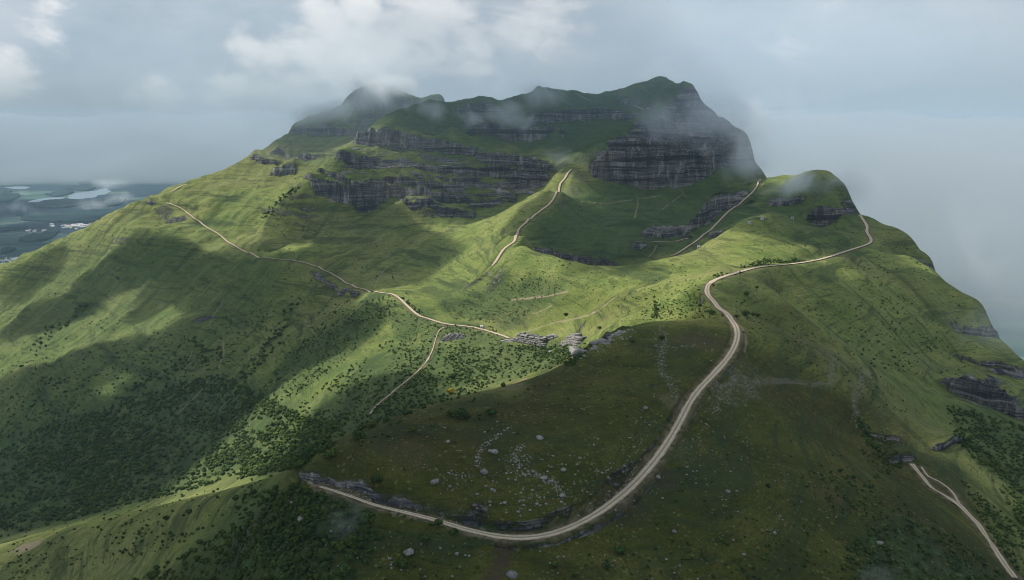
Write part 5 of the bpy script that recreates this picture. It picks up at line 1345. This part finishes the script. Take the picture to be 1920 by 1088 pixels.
# (u, v, radius in metres on the ground, optical depth), chains join consecutive points
SHADE = [
 # near knoll and the slopes around it
 [(600,930,70,3),(800,850,80,3),(1000,800,80,3),(1150,760,80,3)], [(700,1000,70,3),(900,1000,70,3),(1100,980,70,3),(1250,950,60,3)], [(1150,720,60,3),(1250,680,55,3),(1330,650,45,3)],
 [(470,1060,80,2.6),(300,1080,80,2.2),(120,1085,80,1.6)], [(430,990,34,1.6),(330,1010,50,1.6),(150,1050,60,1.6),(20,1070,60,1.6)], [(20,1000,45,.8),(130,985,45,.8),(230,962,40,.6)], [(600,1150,90,3),(1000,1150,90,3),(1300,1100,80,3),(1600,1080,55,1.8),(1850,1080,55,1.6)], [(1290,900,50,2.2),(1340,800,45,1.1),(1400,720,45,.7)],
 [(1480,900,60,.6),(1600,820,60,.45),(1500,760,60,.4),(1700,950,50,.7)],
 # scrub in the valley behind the knoll
 [(780,775,55,2.6),(700,790,60,2.6),(620,835,50,2.6),(585,872,40,2.4)], [(690,740,50,2.4),(640,800,55,2.4)],
 # deep left valley
 [(500,560,70,2.2),(470,640,85,2.4),(420,720,90,2.6),(350,800,100,2.8),(200,870,125,3),(60,895,140,3),(-60,930,160,3)], [(250,885,65,2.4),(330,850,60,2.3)], [(600,560,60,1.8),(540,650,60,1.9)],
 # streaks across the left flank
 [(20,546,30,2.0),(60,512,28,2.2),(110,478,26,1.6)], [(50,606,42,2.2),(110,590,40,2.2),(165,572,34,1.6)], [(20,745,80,2.4),(100,705,70,2.4),(190,672,55,2.2)], [(215,512,50,2.2),(290,480,48,2.2),(350,505,50,2.2)], [(150,540,26,1.5),(200,505,30,1.6)],
 [(460,470,26,1.4),(420,500,34,1.8),(390,530,40,2.0)], [(640,600,34,1.6),(590,650,50,2.0),(530,700,55,2.2)], [(120,770,40,1.8),(60,800,50,2.0)], [(250,590,22,1.2),(290,560,30,1.6)],
 [(390,560,60,2.4),(450,530,60,2.3),(520,515,55,2.1),(590,530,45,1.8)], [(390,600,55,2.3),(350,650,50,2.2),(290,680,40,1.8)], [(270,760,50,1.8),(330,720,55,2.2),(400,680,70,2.4)],
 # slope below the rock bands
 [(530,440,65,1.8),(620,425,75,1.9),(720,430,70,1.9),(770,475,65,1.8),(700,520,60,1.6),(620,480,75,1.9)],
 # mountain
 [(580,260,130,1.8),(640,230,130,1.6)], [(900,390,50,1.4),(960,370,60,1.8),(1010,340,70,1.8)], [(850,350,60,.9),(780,330,70,.7)], [(800,215,90,1.1),(950,220,120,1.7),(1080,230,130,2.2),(1120,200,120,1.9)], [(1060,280,70,1.8),(1100,260,70,2.0)],
 [(1180,300,90,1.5),(1260,260,110,1.7),(1330,280,120,2.0),(1250,200,110,1.5),(1350,330,100,2.0)],
 [(900,280,70,1.5),(1000,280,80,2.0),(1080,250,90,2.4)], [(1130,165,120,2.4),(1240,160,120,2.4)], [(820,300,50,1.2),(900,330,50,1.4),(980,330,60,1.8)], [(650,300,40,.7),(700,330,45,1.0)],
 [(760,215,90,1.3),(850,230,110,1.7),(1000,200,150,2.4),(1100,210,150,2.4),(1200,180,150,2.2)], [(1150,250,90,2.4),(1080,265,80,2.2)],
 [(1830,680,45,2.0),(1890,690,45,2.0),(1915,710,45,2.0)], [(1120,440,60,1.8),(1180,420,60,1.8),(1240,400,70,2.0)],
 # bowl
 [(1010,468,26,2.0),(1060,486,26,2.2),(1110,492,26,2.2),(1150,500,22,2.0)], [(1040,440,60,1.8),(1090,430,60,1.8),(1130,470,50,1.8)], [(1120,350,60,1.4),(1180,345,50,1.5)], [(1240,420,60,1.6),(1300,380,70,1.9),(1380,380,60,1.9),(1280,450,50,2.0),(1240,480,50,2.0)],
 # right peak and its foot
 [(1440,390,60,1.8),(1540,370,90,2.0),(1560,430,50,1.9)], [(1450,438,38,1.9),(1500,440,38,1.9),(1590,440,45,1.6),(1640,450,45,1.5)],
 # right flank
 [(1520,528,34,1.8),(1575,560,38,2.0),(1620,585,34,1.7)], [(1430,600,30,1.0),(1500,640,38,1.5),(1590,690,42,1.6),(1680,740,42,1.5)], [(1660,640,45,1.3),(1720,700,45,1.4)], [(1700,520,50,1.1),(1760,580,60,1.2)], [(1830,720,60,2.2),(1900,760,60,2.2)], [(1850,760,80,2.0),(1900,860,80,2.0),(1800,700,50,.8)],
]
pts_c = []
for ch in SHADE:
    H_ = hit([p[0] for p in ch], [min(p[1], 1085) for p in ch])
    # rows below the picture continue straight down the slope
    for k_, p in enumerate(ch):
        if p[1] > 1085: H_[k_] = (H_[k_, 0] * .9, H_[k_, 1] * .86, H_[k_, 2])
    H_ = np.c_[H_, [p[2] for p in ch], [p[3] for p in ch]]
    H_ = H_[~np.isnan(H_[:, 1])]
    C_ = H_[:, :3] + SUNV[None] * ((HC - H_[:, 2]) / SUNV[2])[:, None]
    pts_c.append(np.c_[C_[:, :2], H_[:, 3:]])
allc = np.concatenate(pts_c)
x0, x1, y0, y1 = allc[:, 0].min() - 260, allc[:, 0].max() + 260, allc[:, 1].min() - 260, allc[:, 1].max() + 260
ST = 11.0
gx, gy = np.meshgrid(np.arange(x0, x1, ST), np.arange(y0, y1, ST), indexing='ij')
od = np.zeros(gx.shape)
wx = gx + 30 * fbm(gx / 150, gy / 150, 3) + 12 * fbm(gx / 40, gy / 40, 2); wy = gy + 30 * fbm(gx / 150 + 7, gy / 150 + 3, 3) + 12 * fbm(gx / 40 + 5, gy / 40, 2)
for ch in pts_c:
    segs = list(zip(ch[:-1], ch[1:])) if len(ch) > 1 else [(ch[0], ch[0])]
    for p, q in segs:
        dv = q[:2] - p[:2]; L2 = dv @ dv + 1e-6
        t_ = np.clip(((wx - p[0]) * dv[0] + (wy - p[1]) * dv[1]) / L2, 0, 1)
        r_ = p[2] + (q[2] - p[2]) * t_; o_ = p[3] + (q[3] - p[3]) * t_
        dd = np.hypot(wx - p[0] - t_ * dv[0], wy - p[1] - t_ * dv[1]) / r_
        od = np.maximum(od, o_ * (1 - sstep(dd, .74, 1.22)))
od = 1.8 * od * (1 + .25 * fbm(gx / 60, gy / 60, 3))
SIG = .02
th = od * math.sin(SUN_EL) / SIG
lump = 25 * fbm(gx / 90, gy / 90, 3)
MC = volume_material('cloud_vapour', (.80, .83, .87), SIG, aniso=.0)
# split the cover into one body per separate cloud
def components(mask):
    lab = np.zeros(mask.shape, int); cur = 0
    from collections import deque
    for i, j in zip(*np.nonzero(mask)):
        if lab[i, j]: continue
        cur += 1; lab[i, j] = cur; dq = deque([(i, j)])
        while dq:
            a_, b_ = dq.popleft()
            for c_, d_ in ((a_ + 1, b_), (a_ - 1, b_), (a_, b_ + 1), (a_, b_ - 1)):
                if 0 <= c_ < mask.shape[0] and 0 <= d_ < mask.shape[1] and mask[c_, d_] and not lab[c_, d_]:
                    lab[c_, d_] = cur; dq.append((c_, d_))
    return lab, cur
core = th > 1.0
lab, nc = components(core)
for n in range(1, nc + 1):
    cells = (lab == n)
    if cells.sum() < 12: continue
    fq = cells[:-1, :-1] | cells[1:, :-1] | cells[1:, 1:] | cells[:-1, 1:]
    used = np.zeros(core.shape, bool)
    for sx in (0, 1):
        for sy in (0, 1):
            used[sx:sx + fq.shape[0], sy:sy + fq.shape[1]] |= fq
    inner = cells
    ti = -np.ones(core.shape, int); ti[used] = np.arange(used.sum())
    bi = ti.copy(); bi[inner] = used.sum() + np.arange(inner.sum())
    up = HC + lump
    Vt = np.c_[gx[used], gy[used], np.where(inner, up + .6 * th, up)[used]]
    Vb = np.c_[gx[inner], gy[inner], (up - .4 * th)[inner]]
    I, J = np.nonzero(fq)
    f1 = np.c_[ti[I, J], ti[I + 1, J], ti[I + 1, J + 1], ti[I, J + 1]]
    f2 = np.c_[bi[I, J], bi[I, J + 1], bi[I + 1, J + 1], bi[I + 1, J]]
    me = mesh_np('cloud', np.r_[Vt, Vb], np.r_[f1, f2], [MC], smooth=True)
    props(add_obj('cloud', me), kind='stuff')

# unseen cloud added over the plain to keep it mostly in shade
gx, gy = np.meshgrid(np.linspace(-12500, -2600, 90), np.linspace(3600, 8900, 60), indexing='ij')
ed_ = np.minimum(np.minimum(gx + 12500, -2600 - gx), np.minimum(gy - 3600, 8900 - gy)) / 500
th2 = 130 * np.clip(ed_, 0, 1) * np.clip(.75 + 1.3 * fbm(gx / 700, gy / 700, 4), .02, 1.4)
props(lumpy_slab('cloud', gx, gy, 1560 + .6 * th2, 1560 - .4 * th2, volume_material('shade_cloud_vapour', (.8, .83, .87), .016, aniso=0)), kind='stuff')

# damp bluish air gathered round the summits
def veil(x, y, z, rx, ry, rz, dens, col):
    V_, F_ = ico(3); V_ = V_ * (1 + .06 * np.sin(V_[:, :1] * 4 + x) * np.cos(V_[:, 1:2] * 5))
    o = add_obj('mist', mesh_np('mist', V_ * [rx, ry, rz] + [x, y, z], F_, [volume_material('summit_air', col, dens, aniso=0)], smooth=True))
    props(o, kind='stuff')
veil(120, 2000, 100, 1150, 620, 230, 2.4e-4, (.62, .78, .95))
veil(330, 1900, 190, 700, 420, 170, 3.5e-4, (.70, .82, .95))
veil(-450, 2150, 140, 520, 380, 170, 4.0e-4, (.70, .82, .95))
# sea of fog behind the right flank and the cloud bank over the far plain
gx, gy = np.meshgrid(np.r_[np.linspace(-15500, -3000, 60), np.linspace(-2800, 9000, 120), np.linspace(9300, 15500, 20)], np.r_[np.linspace(1500, 9000, 90), np.linspace(9080, 13400, 60)], indexing='ij')
rightside = sstep(gx - .18 * gy, 150, 1300)
front = 9900 - 8200 * rightside + 600 * fbm(gx / 1600, gy / 3000, 3)
rise = np.clip((gy - front) / (3000 + 2500 * rightside), 0, 1)
top = -700 + (900 - 120 * rightside) * rise ** (.8 - .35 * rightside) + (60 + 110 * rise) * fbm(gx / 1400, gy / 1400, 4) * np.clip(rise * 6, 0, 1)
top = np.where(gy < front, -741.0, np.maximum(top, -740.0)); top = np.maximum(top, -741)
MF = volume_material('fog', (.57, .62, .66), .0016, aniso=.0)
props(lumpy_slab('cloud_bank', gx, gy, top, np.full(gx.shape, -742.0), MF), kind='stuff')

# wisps of mist clinging to the summits

def mist(u, v, D, rx, ry, rz, dens, nscale, k1=1.0, lo=.40, hi=.72, tilt=0):
    bm = bmesh.new(); bmesh.ops.create_icosphere(bm, subdivisions=3, radius=1.0)
    for vtx in bm.verts:
        vtx.co *= 1 + .10 * math.sin(vtx.co.x * 5 + u) * math.cos(vtx.co.y * 4 + v)
    me = bpy.data.meshes.new('mist'); bm.to_mesh(me); bm.free()
    me.materials.append(volume_material('mist', (.93, .96, 1.0), dens, (nscale, k1, lo, hi), aniso=.1))
    a_, s_ = px2as(u, v)
    o = add_obj('mist', me, loc=(a_ * D, D, s_ * D)); o.scale = (rx, ry, rz); o.rotation_euler = (0, R(tilt), 0)
    props(o, kind='stuff')
    return o
mist(610, 212, 2040, 200, 110, 55, 0.0330, .010, tilt=-16)
mist(700, 172, 2060, 140, 100, 75, 0.0413, .010)
mist(735, 158, 2120, 150, 120, 50, 0.0275, .008)
mist(800, 206, 1860, 120, 60, 42, 0.0220, .013)
mist(880, 222, 1820, 150, 60, 40, 0.0220, .013)
mist(965, 222, 1790, 120, 60, 50, 0.0275, .013, tilt=20)
mist(1020, 190, 1900, 130, 80, 70, 0.0165, .011)
mist(1290, 250, 1560, 190, 80, 80, 0.0132, .009, tilt=25)
mist(1350, 230, 1600, 170, 100, 120, 0.0099, .008, tilt=25)
mist(1400, 310, 1470, 110, 80, 130, 0.0275, .009, tilt=20)
mist(1440, 250, 1700, 240, 120, 200, 0.0121, .006)
mist(1490, 345, 1180, 120, 60, 40, 0.0275, .011)
mist(1585, 350, 1180, 90, 60, 90, 0.0220, .010)
mist(1890, 630, 735, 90, 60, 75, 0.0080, .011, tilt=30)
mist(1820, 500, 1100, 100, 80, 170, 0.0066, .010)
mist(1055, 300, 1520, 60, 30, 50, 0.0154, .018)
mist(655, 985, 247, 12, 8, 15, 0.0210, .09)
mist(1660, 1080, 240, 14, 8, 9, .03, .09)
for (u, v, D, rx, rz, dn) in [(20,388,6500,260,110,.004), (60,400,6200,160,60,.003), (175,385,7000,300,110,.004), (230,372,7400,260,120,.004), (40,368,8500,300,60,.004), (10,410,5600,160,70,.003), (200,345,9000,500,100,.002)]:
    mist(u, v, D, rx, rx, rz, dn, .0035)

# thin haze round everything
hz = [(-16000, -1600, -743.5), (16000, 13600, 240.0)]
Vv = [(hz[i][0], hz[j][1], hz[k][2]) for i in (0, 1) for j in (0, 1) for k in (0, 1)]
me = mesh_np('haze', Vv, [(0, 1, 3, 2), (4, 6, 7, 5), (0, 4, 5, 1), (2, 3, 7, 6), (0, 2, 6, 4), (1, 5, 7, 3)], [volume_material('haze', (.48, .67, .83), 4.2e-5, aniso=.1)])
props(add_obj('haze', me), kind='stuff')
